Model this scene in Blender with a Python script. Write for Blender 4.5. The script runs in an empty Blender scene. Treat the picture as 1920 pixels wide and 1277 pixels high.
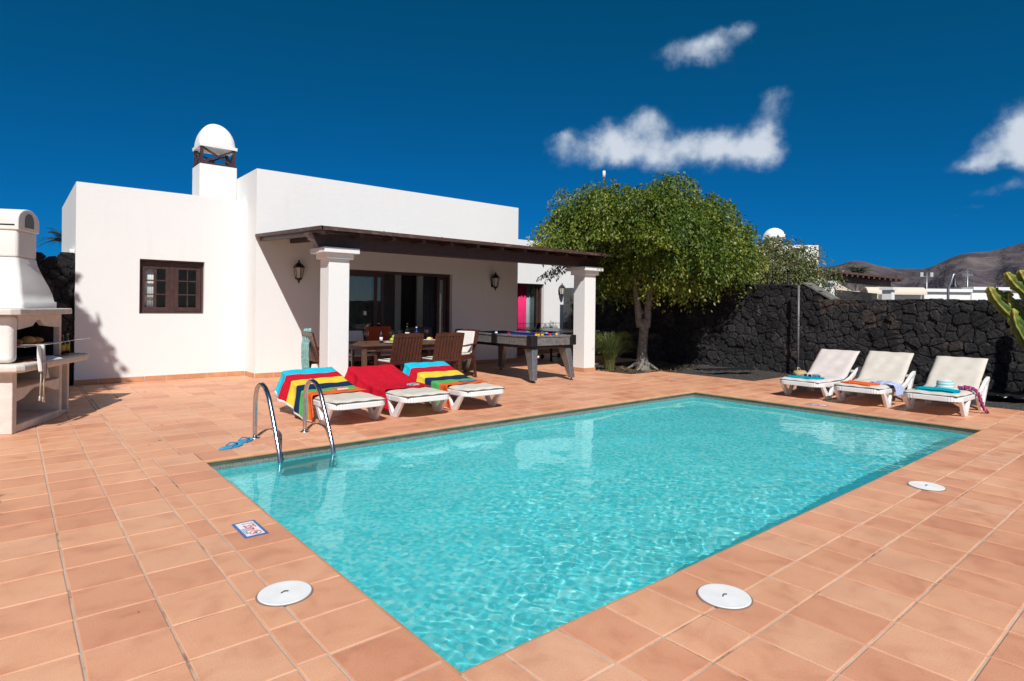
import bpy, math, random
import numpy as np
from mathutils import Vector, Matrix
random.seed(7); rng = np.random.default_rng(11)
PI = math.pi
scene = bpy.context.scene
COL = scene.collection

# ------------------------------------------------------------------ materials
def newmat(name):
    m = bpy.data.materials.new(name); m.use_nodes = True
    nt = m.node_tree; b = nt.nodes['Principled BSDF']
    return m, nt, b
def node(nt, t, **kw):
    n = nt.nodes.new(t)
    for k, v in kw.items():
        if k.startswith('i_'):
            n.inputs[k[2:].replace('_', ' ')].default_value = v
        else: setattr(n, k, v)
    return n
def ramp(nt, stops, fac=None):
    r = nt.nodes.new('ShaderNodeValToRGB'); e = r.color_ramp.elements
    while len(e) < len(stops): e.new(.5)
    for s, (p, c) in zip(e, stops):
        s.position = p; s.color = (c[0], c[1], c[2], 1) if len(c) == 3 else c
    if fac is not None: nt.links.new(fac, r.inputs[0])
    return r
def coords(nt, scale=(1, 1, 1), kind='Object'):
    t = nt.nodes.new('ShaderNodeTexCoord'); mp = nt.nodes.new('ShaderNodeMapping')
    mp.inputs['Scale'].default_value = scale
    nt.links.new(t.outputs[kind], mp.inputs[0]); return mp.outputs[0]
def simple(name, col, rough=.5, var=.12, nscale=6., bump=0., bscale=60., metal=0., spec=.5, coat=0., world=False):
    """colour with soft mottling and fine bump"""
    m, nt, b = newmat(name)
    co = coords(nt)
    n = node(nt, 'ShaderNodeTexNoise'); n.inputs['Scale'].default_value = nscale; n.inputs['Detail'].default_value = 5
    nt.links.new(co, n.inputs[0])
    lo = tuple(c * (1 - var) for c in col); hi = tuple(min(1, c * (1 + var)) for c in col)
    r = ramp(nt, [(.3, lo), (.7, hi)], n.outputs[0]); nt.links.new(r.outputs[0], b.inputs['Base Color'])
    b.inputs['Roughness'].default_value = rough; b.inputs['Metallic'].default_value = metal
    b.inputs['Specular IOR Level'].default_value = spec; b.inputs['Coat Weight'].default_value = coat
    if bump:
        n2 = node(nt, 'ShaderNodeTexNoise'); n2.inputs['Scale'].default_value = bscale; n2.inputs['Detail'].default_value = 6
        nt.links.new(co, n2.inputs[0]); bp = node(nt, 'ShaderNodeBump'); bp.inputs['Strength'].default_value = 1
        bp.inputs['Distance'].default_value = bump
        nt.links.new(n2.outputs[0], bp.inputs['Height']); nt.links.new(bp.outputs[0], b.inputs['Normal'])
    return m
M = {}
def plaster(name, col=(.83, .83, .805), dist=.004):
    m, nt, b = newmat(name); co = coords(nt)
    n = node(nt, 'ShaderNodeTexNoise'); n.inputs['Scale'].default_value = .9; n.inputs['Detail'].default_value = 8; n.inputs['Roughness'].default_value = .7
    nt.links.new(co, n.inputs[0])
    r = ramp(nt, [(.32, tuple(c * .975 for c in col)), (.62, col)], n.outputs[0])
    co2 = coords(nt, (5, 5, .5)); n3 = node(nt, 'ShaderNodeTexNoise'); n3.inputs['Scale'].default_value = 1.4; n3.inputs['Detail'].default_value = 6
    nt.links.new(co2, n3.inputs[0]); r3 = ramp(nt, [(.25, (.965, .96, .95)), (.42, (1, 1, 1))], n3.outputs[0])
    mx = node(nt, 'ShaderNodeMixRGB', blend_type='MULTIPLY'); mx.inputs[0].default_value = .8
    nt.links.new(r.outputs[0], mx.inputs[1]); nt.links.new(r3.outputs[0], mx.inputs[2])
    nt.links.new(mx.outputs[0], b.inputs['Base Color'])
    b.inputs['Roughness'].default_value = .85; b.inputs['Specular IOR Level'].default_value = .2
    n2 = node(nt, 'ShaderNodeTexNoise'); n2.inputs['Scale'].default_value = 14; n2.inputs['Detail'].default_value = 8; n2.inputs['Roughness'].default_value = .65
    nt.links.new(co, n2.inputs[0])
    bp = node(nt, 'ShaderNodeBump'); bp.inputs['Distance'].default_value = dist; nt.links.new(n2.outputs[0], bp.inputs['Height']); nt.links.new(bp.outputs[0], b.inputs['Normal'])
    return m
M['plaster'] = plaster('white_plaster')
M['plaster_in'] = plaster('interior_plaster', (.78, .78, .75), .001)
M['shade_in'] = simple('shaded_partition', (.09, .085, .085), .6)  # charcoal puts the room's shade into the partition's colour
M['concrete'] = simple('cast_concrete', (.68, .63, .555), .85, .10, 9, .004, 90)
M['concrete_w'] = simple('painted_concrete', (.78, .75, .70), .85, .06, 5, .004, 70)
M['soot'] = simple('sooty_firebrick', (.02, .017, .015), .9, .4, 12, .003, 40)
M['brownwood'] = simple('brown_painted_wood', (.062, .030, .026), .45, .25, 14, .001, 120)
M['mahogany'] = simple('mahogany', (.075, .022, .014), .38, .35, 22, .0008, 150, coat=.2)
M['tablewood'] = simple('weathered_teak', (.12, .062, .04), .5, .3, 18, .001, 120)
M['white_resin'] = simple('white_resin', (.80, .79, .77), .35, .03, 3, .0004, 300)
M['cushion'] = simple('beige_canvas', (.62, .57, .49), .95, .07, 7, .002, 420, spec=.1)
M['cushion_pink'] = simple('pinkish_canvas', (.64, .57, .53), .95, .07, 7, .002, 420, spec=.1)
M['piping'] = simple('dark_piping', (.10, .09, .075), .9)
M['white_cushion'] = simple('white_cushion', (.72, .69, .64), .95, .05, 7, .002, 200, spec=.1)
M['steel'] = simple('stainless_steel', (.62, .63, .65), .2, .05, 30, 0, 60, metal=1)
M['black'] = simple('black_plastic', (.012, .012, .013), .35)
M['blackmetal'] = simple('black_wrought_metal', (.012, .011, .012), .4, .2, 20, .001, 80)
M['lampglass'] = simple('frosted_lamp_glass', (.55, .52, .45), .25, .1, 12)
M['slate'] = simple('grey_table_laminate', (.16, .155, .15), .35, .35, 25, .0005, 90)
M['aluminium'] = simple('brushed_aluminium', (.30, .31, .32), .35, .15, 20, .0004, 90, metal=.7)
M['baize'] = simple('blue_baize', (.012, .03, .16), .95, .1, 40, .0006, 400, spec=.1)
M['turquoise'] = simple('turquoise_terry', (.0, .36, .46), 1, .12, 20, .004, 500, spec=.05)
M['cyan'] = simple('cyan_terry', (.02, .52, .70), 1, .08, 20, .004, 500, spec=.05)
M['red'] = simple('red_terry', (.56, .012, .03), 1, .12, 20, .004, 500, spec=.05)
M['yellow'] = simple('yellow_terry', (.78, .58, .06), 1, .08, 20, .004, 500, spec=.05)
M['navy'] = simple('navy_terry', (.012, .03, .085), 1, .15, 20, .004, 500, spec=.05)
M['green'] = simple('green_terry', (.10, .42, .12), 1, .1, 20, .004, 500, spec=.05)
M['orange'] = simple('orange_terry', (.80, .14, .035), 1, .1, 20, .004, 500, spec=.05)
M['white'] = simple('white_plastic', (.8, .8, .79), .4, .03, 5)
M['paper'] = simple('paper_pages', (.72, .66, .52), .9, .1, 60)
M['flipblue'] = simple('blue_rubber', (.03, .32, .55), .6, .1, 20, .0006, 200)
M['stonegrey'] = simple('grey_stone_post', (.09, .09, .09), .9, .3, 20, .006, 40)

def terracotta():
    m, nt, b = newmat('terracotta_tile')
    at = node(nt, 'ShaderNodeAttribute', attribute_name='rnd')
    sep = nt.nodes.new('ShaderNodeSeparateColor'); nt.links.new(at.outputs['Color'], sep.inputs[0])
    co = coords(nt)
    # stretched smudges inside each tile, shifted per tile
    vm = node(nt, 'ShaderNodeVectorMath', operation='MULTIPLY_ADD')
    nt.links.new(at.outputs['Color'], vm.inputs[0]); vm.inputs[1].default_value = (37, 53, 0); nt.links.new(co, vm.inputs[2])
    n1 = node(nt, 'ShaderNodeTexNoise'); n1.inputs['Scale'].default_value = 5.5; n1.inputs['Detail'].default_value = 5; n1.inputs['Distortion'].default_value = .6
    nt.links.new(vm.outputs[0], n1.inputs[0])
    n2 = node(nt, 'ShaderNodeTexNoise'); n2.inputs['Scale'].default_value = 130; n2.inputs['Detail'].default_value = 4; n2.inputs['Roughness'].default_value = .7
    nt.links.new(co, n2.inputs[0])
    base = ramp(nt, [(0, (.62, .28, .16)), (.3, (.69, .335, .195)), (.7, (.73, .375, .215)), (1, (.71, .38, .235))], sep.outputs[0])
    sm = ramp(nt, [(.28, (.85, .76, .73)), (.48, (1, .99, .98)), (.72, (1.05, 1.11, 1.11))], n1.outputs[0])
    mx = node(nt, 'ShaderNodeMixRGB', blend_type='MULTIPLY'); mx.inputs[0].default_value = .85
    nt.links.new(base.outputs[0], mx.inputs[1]); nt.links.new(sm.outputs[0], mx.inputs[2])
    sp = ramp(nt, [(.26, (.80, .77, .75)), (.47, (1, 1, 1)), (.75, (1.08, 1.08, 1.08))], n2.outputs[0])
    mx2 = node(nt, 'ShaderNodeMixRGB', blend_type='MULTIPLY'); mx2.inputs[0].default_value = .8
    nt.links.new(mx.outputs[0], mx2.inputs[1]); nt.links.new(sp.outputs[0], mx2.inputs[2])
    # tiny dark specks and chips
    v = node(nt, 'ShaderNodeTexVoronoi'); v.inputs['Scale'].default_value = 3.1; nt.links.new(co, v.inputs[0])
    rs = ramp(nt, [(.012, (.25, .2, .18)), (.02, (1, 1, 1))], v.outputs['Distance'])
    mx3 = node(nt, 'ShaderNodeMixRGB', blend_type='MULTIPLY'); mx3.inputs[0].default_value = 1
    nt.links.new(mx2.outputs[0], mx3.inputs[1]); nt.links.new(rs.outputs[0], mx3.inputs[2])
    # broad weather stains
    n3 = node(nt, 'ShaderNodeTexNoise'); n3.inputs['Scale'].default_value = .55; n3.inputs['Detail'].default_value = 5; nt.links.new(co, n3.inputs[0])
    r4 = ramp(nt, [(.35, (.90, .88, .87)), (.6, (1.03, 1.03, 1.03))], n3.outputs[0])
    mx4 = node(nt, 'ShaderNodeMixRGB', blend_type='MULTIPLY'); mx4.inputs[0].default_value = 1
    nt.links.new(mx3.outputs[0], mx4.inputs[1]); nt.links.new(r4.outputs[0], mx4.inputs[2])
    nt.links.new(mx4.outputs[0], b.inputs['Base Color'])
    rr = ramp(nt, [(.3, (.42, .42, .42)), (.7, (.62, .62, .62))], n1.outputs[0]); nt.links.new(rr.outputs[0], b.inputs['Roughness'])
    b.inputs['Specular IOR Level'].default_value = .35
    bp = node(nt, 'ShaderNodeBump'); bp.inputs['Distance'].default_value = .0015
    nt.links.new(n2.outputs[0], bp.inputs['Height']); nt.links.new(bp.outputs[0], b.inputs['Normal'])
    return m
M['tile'] = terracotta()
def grout():
    m, nt, b = newmat('sandy_grout'); co = coords(nt)
    n = node(nt, 'ShaderNodeTexNoise'); n.inputs['Scale'].default_value = 1.3; n.inputs['Detail'].default_value = 9; n.inputs['Roughness'].default_value = .75
    nt.links.new(co, n.inputs[0])
    r = ramp(nt, [(.36, (.16, .11, .085)), (.46, (.50, .36, .27)), (.62, (.60, .46, .36))], n.outputs[0])
    nt.links.new(r.outputs[0], b.inputs['Base Color']); b.inputs['Roughness'].default_value = .95
    return m
M['grout'] = grout()
def lava(name, scale=3.2, tint=(1, 1, 1)):
    """dry-laid black basalt blocks: cells, joints and rough pitted faces"""
    m, nt, b = newmat(name); co = coords(nt)
    nd = node(nt, 'ShaderNodeTexNoise'); nd.inputs['Scale'].default_value = 2.2; nd.inputs['Detail'].default_value = 4; nt.links.new(co, nd.inputs[0])
    mixv = node(nt, 'ShaderNodeMixRGB'); mixv.inputs[0].default_value = .14; nt.links.new(co, mixv.inputs[1]); nt.links.new(nd.outputs['Color'], mixv.inputs[2])
    ve = node(nt, 'ShaderNodeTexVoronoi', feature='DISTANCE_TO_EDGE'); ve.inputs['Scale'].default_value = scale; nt.links.new(mixv.outputs[0], ve.inputs[0])
    vc = node(nt, 'ShaderNodeTexVoronoi'); vc.inputs['Scale'].default_value = scale; nt.links.new(mixv.outputs[0], vc.inputs[0])
    sep = nt.nodes.new('ShaderNodeSeparateColor'); nt.links.new(vc.outputs['Color'], sep.inputs[0])
    t = tint
    cc = ramp(nt, [(0, (.022 * t[0], .021 * t[1], .023 * t[2])), (.55, (.034, .033, .035)), (.92, (.052, .050, .050)), (.975, (.075, .058, .05)), (1, (.09, .075, .068))], sep.outputs[0])
    n2 = node(nt, 'ShaderNodeTexNoise'); n2.inputs['Scale'].default_value = 24; n2.inputs['Detail'].default_value = 10; n2.inputs['Roughness'].default_value = .78; nt.links.new(co, n2.inputs[0])
    r2 = ramp(nt, [(.3, (.25, .25, .25)), (.52, (1, 1, 1)), (.75, (2.7, 2.7, 2.7))], n2.outputs[0])
    mx = node(nt, 'ShaderNodeMixRGB', blend_type='MULTIPLY'); mx.inputs[0].default_value = 1
    nt.links.new(cc.outputs[0], mx.inputs[1]); nt.links.new(r2.outputs[0], mx.inputs[2])
    nt.links.new(mx.outputs[0], b.inputs['Base Color']); b.inputs['Roughness'].default_value = .9; b.inputs['Specular IOR Level'].default_value = .25
    bp = node(nt, 'ShaderNodeBump'); bp.inputs['Distance'].default_value = .05; bp.inputs['Strength'].default_value = 1
    nt.links.new(n2.outputs[0], bp.inputs['Height']); nt.links.new(bp.outputs[0], b.inputs['Normal'])
    return m
M['lava'] = lava('black_lava_stone')
M['mortar'] = simple('dark_joint', (.006, .006, .006), 1)
def stripes(name, cols, axis=1, freq=30, rough=.95):
    m, nt, b = newmat(name); co = coords(nt)
    sep = nt.nodes.new('ShaderNodeSeparateXYZ'); nt.links.new(co, sep.inputs[0])
    mt = node(nt, 'ShaderNodeMath', operation='MULTIPLY'); mt.inputs[1].default_value = freq; nt.links.new(sep.outputs[axis], mt.inputs[0])
    fr = node(nt, 'ShaderNodeMath', operation='FRACT'); nt.links.new(mt.outputs[0], fr.inputs[0])
    st = []
    for i, c in enumerate(cols): st.append((i / len(cols), c))
    r = ramp(nt, st, fr.outputs[0]); r.color_ramp.interpolation = 'CONSTANT'
    nt.links.new(r.outputs[0], b.inputs['Base Color']); b.inputs['Roughness'].default_value = rough
    return m
def glassmat(name, tint=(1, 1, 1), rough=0., spec=.5):
    m = bpy.data.materials.new(name); m.use_nodes = True; nt = m.node_tree; nt.nodes.clear()
    o = node(nt, 'ShaderNodeOutputMaterial'); tr = node(nt, 'ShaderNodeBsdfTransparent'); tr.inputs[0].default_value = (*tint, 1)
    gl = node(nt, 'ShaderNodeBsdfGlossy'); gl.inputs['Roughness'].default_value = rough
    lw = node(nt, 'ShaderNodeLayerWeight'); lw.inputs[0].default_value = .5      # facing: the same from both sides of the pane
    pw = node(nt, 'ShaderNodeMath', operation='POWER'); pw.inputs[1].default_value = 5; nt.links.new(lw.outputs['Facing'], pw.inputs[0])
    mu = node(nt, 'ShaderNodeMath', operation='MULTIPLY_ADD', use_clamp=True); mu.inputs[1].default_value = .9; mu.inputs[2].default_value = spec
    nt.links.new(pw.outputs[0], mu.inputs[0])
    mx = node(nt, 'ShaderNodeMixShader'); nt.links.new(mu.outputs[0], mx.inputs[0]); nt.links.new(tr.outputs[0], mx.inputs[1]); nt.links.new(gl.outputs[0], mx.inputs[2])
    nt.links.new(mx.outputs[0], o.inputs[0]); return m
M['pane'] = glassmat('window_glass', (.92, .94, .93), 0, .015)
M['tinted'] = glassmat('tinted_door_glass', (.7, .74, .73), 0, .10)
M['clear'] = glassmat('drinking_glass', (.97, .98, .98), 0, .05)
def leafmat(name, stops, trans=.35, rough=.45):
    m, nt, b = newmat(name)
    at = node(nt, 'ShaderNodeAttribute', attribute_name='rnd')
    sep = nt.nodes.new('ShaderNodeSeparateColor'); nt.links.new(at.outputs['Color'], sep.inputs[0])
    r = ramp(nt, stops, sep.outputs[0]); nt.links.new(r.outputs[0], b.inputs['Base Color']); b.inputs['Roughness'].default_value = rough
    b.inputs['Specular IOR Level'].default_value = .45
    if trans:
        o = nt.nodes['Material Output']; tl = node(nt, 'ShaderNodeBsdfTranslucent'); nt.links.new(r.outputs[0], tl.inputs[0])
        mx = node(nt, 'ShaderNodeMixShader'); mx.inputs[0].default_value = trans
        nt.links.new(b.outputs[0], mx.inputs[1]); nt.links.new(tl.outputs[0], mx.inputs[2]); nt.links.new(mx.outputs[0], o.inputs[0])
    return m
M['leaf'] = leafmat('ficus_leaf', [(0, (.018, .048, .008)), (.3, (.048, .105, .013)), (.6, (.14, .20, .022)), (.85, (.28, .32, .04)), (1, (.40, .38, .07))])
M['leaf2'] = leafmat('dusty_leaf', [(0, (.04, .07, .02)), (.4, (.11, .15, .045)), (.75, (.22, .24, .08)), (1, (.34, .20, .11))])
M['grassblade'] = leafmat('grass_blade', [(0, (.03, .06, .015)), (.5, (.07, .11, .025)), (.8, (.20, .20, .07)), (1, (.33, .27, .13))], .25)
M['palm'] = leafmat('palm_leaf', [(0, (.02, .045, .012)), (.6, (.05, .08, .02)), (1, (.12, .11, .04))], .15)
M['bark'] = simple('pale_grey_bark', (.21, .185, .155), .9, .35, 16, .01, 45)
M['twig'] = simple('brown_twig', (.12, .075, .05), .9, .3, 20)

# ------------------------------------------------------------------ mesh helper
class MB:
    def __init__(s): s.v = []; s.f = []; s.m = []; s.sm = []
    def add(s, vs, fs, mi=0, smooth=False, X=None):
        o = len(s.v)
        for p in vs:
            p = Vector(p)
            s.v.append(tuple(X @ p) if X is not None else tuple(p))
        for f in fs: s.f.append([i + o for i in f]); s.m.append(mi); s.sm.append(smooth)
        return s
    def box(s, x0, x1, y0, y1, z0, z1, mi=0, X=None):
        vs = [(x0, y0, z0), (x1, y0, z0), (x1, y1, z0), (x0, y1, z0), (x0, y0, z1), (x1, y0, z1), (x1, y1, z1), (x0, y1, z1)]
        return s.add(vs, [(0, 3, 2, 1), (4, 5, 6, 7), (0, 1, 5, 4), (1, 2, 6, 5), (2, 3, 7, 6), (3, 0, 4, 7)], mi, False, X)
    def hexa(s, bot, top, mi=0, X=None):
        n = len(bot); vs = list(bot) + list(top)
        fs = [tuple(range(n - 1, -1, -1)), tuple(range(n, 2 * n))] + [(i, (i + 1) % n, n + (i + 1) % n, n + i) for i in range(n)]
        return s.add(vs, fs, mi, False, X)
    def prism(s, poly, d0, d1, axis='y', mi=0, X=None, smooth=False):
        """poly = 2-D outline in the other two axes, extruded along axis"""
        def mk(a, b, d): return {'y': (a, d, b), 'x': (d, a, b), 'z': (a, b, d)}[axis]
        n = len(poly); vs = [mk(a, b, d0) for a, b in poly] + [mk(a, b, d1) for a, b in poly]
        fs = [tuple(range(n - 1, -1, -1)), tuple(range(n, 2 * n))]
        if axis == 'y': fs = [tuple(range(n)), tuple(range(2 * n - 1, n - 1, -1))]
        s.add(vs, fs, mi, False, X)
        o = len(s.v) - 2 * n
        for i in range(n):
            j = (i + 1) % n
            s.f.append([o + i, o + j, o + n + j, o + n + i] if axis != 'y' else [o + j, o + i, o + n + i, o + n + j]); s.m.append(mi); s.sm.append(smooth)
        return s
    def tube(s, pts, r, n=8, mi=0, X=None, caps=True, smooth=True):
        pts = [Vector(p) for p in pts]; rs = r if isinstance(r, (list, tuple)) else [r] * len(pts)
        t0 = (pts[1] - pts[0]).normalized(); up = Vector((0, 0, 1)) if abs(t0.z) < .9 else Vector((1, 0, 0))
        a = t0.cross(up).normalized(); vs = []
        for i, p in enumerate(pts):
            t = (pts[min(i + 1, len(pts) - 1)] - pts[max(i - 1, 0)]).normalized()
            a = (a - t * a.dot(t)).normalized(); b = t.cross(a)
            for k in range(n):
                q = 2 * PI * k / n; vs.append(p + (a * math.cos(q) + b * math.sin(q)) * rs[i])
        fs = [(i * n + k, i * n + (k + 1) % n, (i + 1) * n + (k + 1) % n, (i + 1) * n + k) for i in range(len(pts) - 1) for k in range(n)]
        s.add(vs, fs, mi, smooth, X)
        if caps:
            o = len(s.v) - len(vs)
            s.f.append([o + k for k in range(n - 1, -1, -1)]); s.m.append(mi); s.sm.append(False)
            s.f.append([o + (len(pts) - 1) * n + k for k in range(n)]); s.m.append(mi); s.sm.append(False)
        return s
    def bar(s, p, q, w, h, mi=0, X=None, up=(0, 0, 1)):
        """rectangular bar from p to q, w sideways, h along up"""
        p = Vector(p); q = Vector(q); t = (q - p).normalized(); u = Vector(up)
        a = t.cross(u).normalized(); b = a.cross(t).normalized()
        a *= w / 2; b *= h / 2
        return s.hexa([p - a - b, p + a - b, p + a + b, p - a + b], [q - a - b, q + a - b, q + a + b, q - a + b], mi, X)
    def lathe(s, prof, n=16, c=(0, 0, 0), mi=0, X=None, smooth=True, closed=False):
        vs = [(c[0] + r * math.cos(2 * PI * k / n), c[1] + r * math.sin(2 * PI * k / n), c[2] + z) for r, z in prof for k in range(n)]
        fs = [(i * n + k, i * n + (k + 1) % n, (i + 1) * n + (k + 1) % n, (i + 1) * n + k) for i in range(len(prof) - 1) for k in range(n)]
        s.add(vs, fs, mi, smooth, X); o = len(s.v) - len(vs)
        if prof[0][0] > 1e-6: s.f.append([o + k for k in range(n - 1, -1, -1)]); s.m.append(mi); s.sm.append(False)
        if prof[-1][0] > 1e-6: s.f.append([o + (len(prof) - 1) * n + k for k in range(n)]); s.m.append(mi); s.sm.append(False)
        return s
    def sheet(s, P, th, mi=None, X=None, smooth=True, down=Vector((0, 0, -1))):
        """P[i][j] grid of points -> closed thin sheet; mi(i,j) material of a cell"""
        ni, nj = len(P), len(P[0]); P = [[Vector(p) for p in r] for r in P]
        def nrm(i, j):
            a = P[min(i + 1, ni - 1)][j] - P[max(i - 1, 0)][j]; b = P[i][min(j + 1, nj - 1)] - P[i][max(j - 1, 0)]
            v = a.cross(b); return v.normalized() if v.length > 1e-9 else Vector((0, 0, 1))
        top = [P[i][j] for i in range(ni) for j in range(nj)]; bot = [P[i][j] - nrm(i, j) * th for i in range(ni) for j in range(nj)]
        N = ni * nj; o = len(s.v)
        for p in top + bot: s.v.append(tuple(X @ p) if X is not None else tuple(p))
        def F(f, m_): s.f.append([k + o for k in f]); s.m.append(m_); s.sm.append(smooth)
        g = mi or (lambda i, j: 0)
        for i in range(ni - 1):
            for j in range(nj - 1):
                a, b, c, d = i * nj + j, (i + 1) * nj + j, (i + 1) * nj + j + 1, i * nj + j + 1
                F((a, b, c, d), g(i, j)); F((N + a, N + d, N + c, N + b), g(i, j))
        for i in range(ni - 1):
            a, b = i * nj, (i + 1) * nj; F((a, N + a, N + b, b), g(i, 0))
            a, b = i * nj + nj - 1, (i + 1) * nj + nj - 1; F((b, N + b, N + a, a), g(i, nj - 2))
        for j in range(nj - 1):
            a, b = j, j + 1; F((b, N + b, N + a, a), g(0, j))
            a, b = (ni - 1) * nj + j, (ni - 1) * nj + j + 1; F((a, N + a, N + b, b), g(ni - 2, j))
        return s
    def obj(s, name, mats, parent=None, bevel=0, seg=2, sub=0, loc=None, rotz=0):
        me = bpy.data.meshes.new(name)
        me.from_pydata(s.v, [], s.f)
        if not isinstance(mats, (list, tuple)): mats = [mats]
        for m in mats: me.materials.append(m)
        me.polygons.foreach_set('material_index', s.m); me.polygons.foreach_set('use_smooth', s.sm); me.update()
        o = bpy.data.objects.new(name, me); COL.objects.link(o)
        if parent is not None: o.parent = parent
        if loc is not None: o.location = loc
        if rotz: o.rotation_euler = (0, 0, rotz)
        if bevel:
            b = o.modifiers.new('bevel', 'BEVEL'); b.width = bevel; b.segments = seg; b.limit_method = 'ANGLE'; b.angle_limit = math.radians(40)
        if sub:
            b = o.modifiers.new('sub', 'SUBSURF'); b.levels = sub; b.render_levels = sub
        return o
def thing(name, label, cat, loc=(0, 0, 0), rotz=0, group=None):
    o = bpy.data.objects.new(name, None); COL.objects.link(o); o.location = loc; o.rotation_euler = (0, 0, rotz)
    o['label'] = label; o['category'] = cat
    if group: o['group'] = group
    return o
def tag(o, label, cat, group=None):
    o['label'] = label; o['category'] = cat
    if group: o['group'] = group
    return o
def struct(o): o['kind'] = 'structure'; return o
def copy_tree(o, parent=None, label=None, loc=None, rotz=None):
    c = o.copy(); COL.objects.link(c); c.parent = parent
    if parent is not None: c.matrix_parent_inverse = o.matrix_parent_inverse.copy()
    if label: c['label'] = label
    if loc is not None: c.location = loc
    if rotz is not None: c.rotation_euler = (0, 0, rotz)
    for ch in list(o.children): copy_tree(ch, c)
    return c
def wall_panel(mb, axis, c0, c1, a0, a1, z0, z1, holes=(), mi=0):
    """wall between planes c0..c1 on axis ('y': runs in x), with rectangular holes (a0,a1,z0,z1)"""
    As = sorted({a0, a1, *[h[0] for h in holes], *[h[1] for h in holes]}); Zs = sorted({z0, z1, *[h[2] for h in holes], *[h[3] for h in holes]})
    idx = {}
    def V(i, k, c):
        key = (i, k, c)
        if key not in idx:
            p = (As[i], c, Zs[k]) if axis == 'y' else (c, As[i], Zs[k]); mb.v.append(p); idx[key] = len(mb.v) - 1
        return idx[key]
    def solid(i, k):
        if i < 0 or k < 0 or i >= len(As) - 1 or k >= len(Zs) - 1: return False
        ca, cz = (As[i] + As[i + 1]) / 2, (Zs[k] + Zs[k + 1]) / 2
        return not any(h[0] < ca < h[1] and h[2] < cz < h[3] for h in holes)
    def F(*q): mb.f.append(list(q) if axis == 'y' else list(q)[::-1]); mb.m.append(mi); mb.sm.append(False)
    for i in range(len(As) - 1):
        for k in range(len(Zs) - 1):
            if not solid(i, k): continue
            F(V(i, k, c0), V(i + 1, k, c0), V(i + 1, k + 1, c0), V(i, k + 1, c0))
            F(V(i, k + 1, c1), V(i + 1, k + 1, c1), V(i + 1, k, c1), V(i, k, c1))
            if not solid(i - 1, k): F(V(i, k, c0), V(i, k + 1, c0), V(i, k + 1, c1), V(i, k, c1))
            if not solid(i + 1, k): F(V(i + 1, k, c1), V(i + 1, k + 1, c1), V(i + 1, k + 1, c0), V(i + 1, k, c0))
            if not solid(i, k - 1): F(V(i, k, c1), V(i + 1, k, c1), V(i + 1, k, c0), V(i, k, c0))
            if not solid(i, k + 1): F(V(i, k + 1, c0), V(i + 1, k + 1, c0), V(i + 1, k + 1, c1), V(i, k + 1, c1))

SKR, SKG, SKB = .015, .645, .705
# ------------------------------------------------------------------ camera, sun, sky
f_px, hy, roll, yaw, H = 1122.84, 576.5, -.0114, .8742, 1.33
Fv = Vector((math.cos(yaw), math.sin(yaw), 0)); Rv = Vector((math.sin(yaw), -math.cos(yaw), 0)); Up = Vector((0, 0, 1))
cr, sr = math.cos(roll), math.sin(roll)
right = Rv * cr - Up * sr; up = (Rv * sr + Up * cr)
cam = bpy.data.objects.new('camera', bpy.data.cameras.new('camera')); COL.objects.link(cam)
mw = Matrix.Identity(4)
for i, a in enumerate((right, up, -Fv)):
    for k in range(3): mw[k][i] = a[k]
mw[0][3], mw[1][3], mw[2][3] = 0, 0, H
cam.matrix_world = mw
cam.data.sensor_width = 36; cam.data.lens = 36 * f_px / 1920; cam.data.shift_y = -(638.5 - hy) / 1920
cam.data.clip_end = 9000; cam.data.clip_start = .05; scene.camera = cam
SUN = Vector((-.515, -.82, 1.0)).normalized()
sl = bpy.data.lights.new('sun', 'SUN'); sl.energy = 4.8; sl.angle = math.radians(.53); sl.color = (1, .968, .935)
so = bpy.data.objects.new('sun', sl); COL.objects.link(so); so.rotation_euler = SUN.to_track_quat('Z', 'Y').to_euler(); so.location = (0, 0, 20)
try: sl.cycles.is_caustics_light = True
except Exception as e: print(e)

w = bpy.data.worlds.new('World'); scene.world = w; w.use_nodes = True; nt = w.node_tree
bg = nt.nodes['Background']; bg.inputs[1].default_value = .085
sky = node(nt, 'ShaderNodeTexSky', sky_type='NISHITA', sun_disc=False); sky.sun_elevation = math.asin(SUN.z); sky.sun_rotation = math.atan2(SUN.x, SUN.y) % (2 * PI)
sky.air_density = .75; sky.dust_density = .15; sky.ozone_density = 6.0; sky.altitude = 200
# clear dry island air: deeper blue than the standard atmosphere, less white towards the horizon
sc_ = nt.nodes.new('ShaderNodeSeparateColor'); nt.links.new(sky.outputs[0], sc_.inputs[0])
gm = nt.nodes.new('ShaderNodeCombineColor')
for ch_, (p_, k_) in enumerate(((1.0, SKR), (.69, SKG), (1.0, SKB))):
    pw_ = node(nt, 'ShaderNodeMath', operation='POWER'); pw_.inputs[1].default_value = p_; nt.links.new(sc_.outputs[ch_], pw_.inputs[0])
    mu_ = node(nt, 'ShaderNodeMath', operation='MULTIPLY'); mu_.inputs[1].default_value = k_; nt.links.new(pw_.outputs[0], mu_.inputs[0]); nt.links.new(mu_.outputs[0], gm.inputs[ch_])
tc = node(nt, 'ShaderNodeTexCoord')
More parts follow.
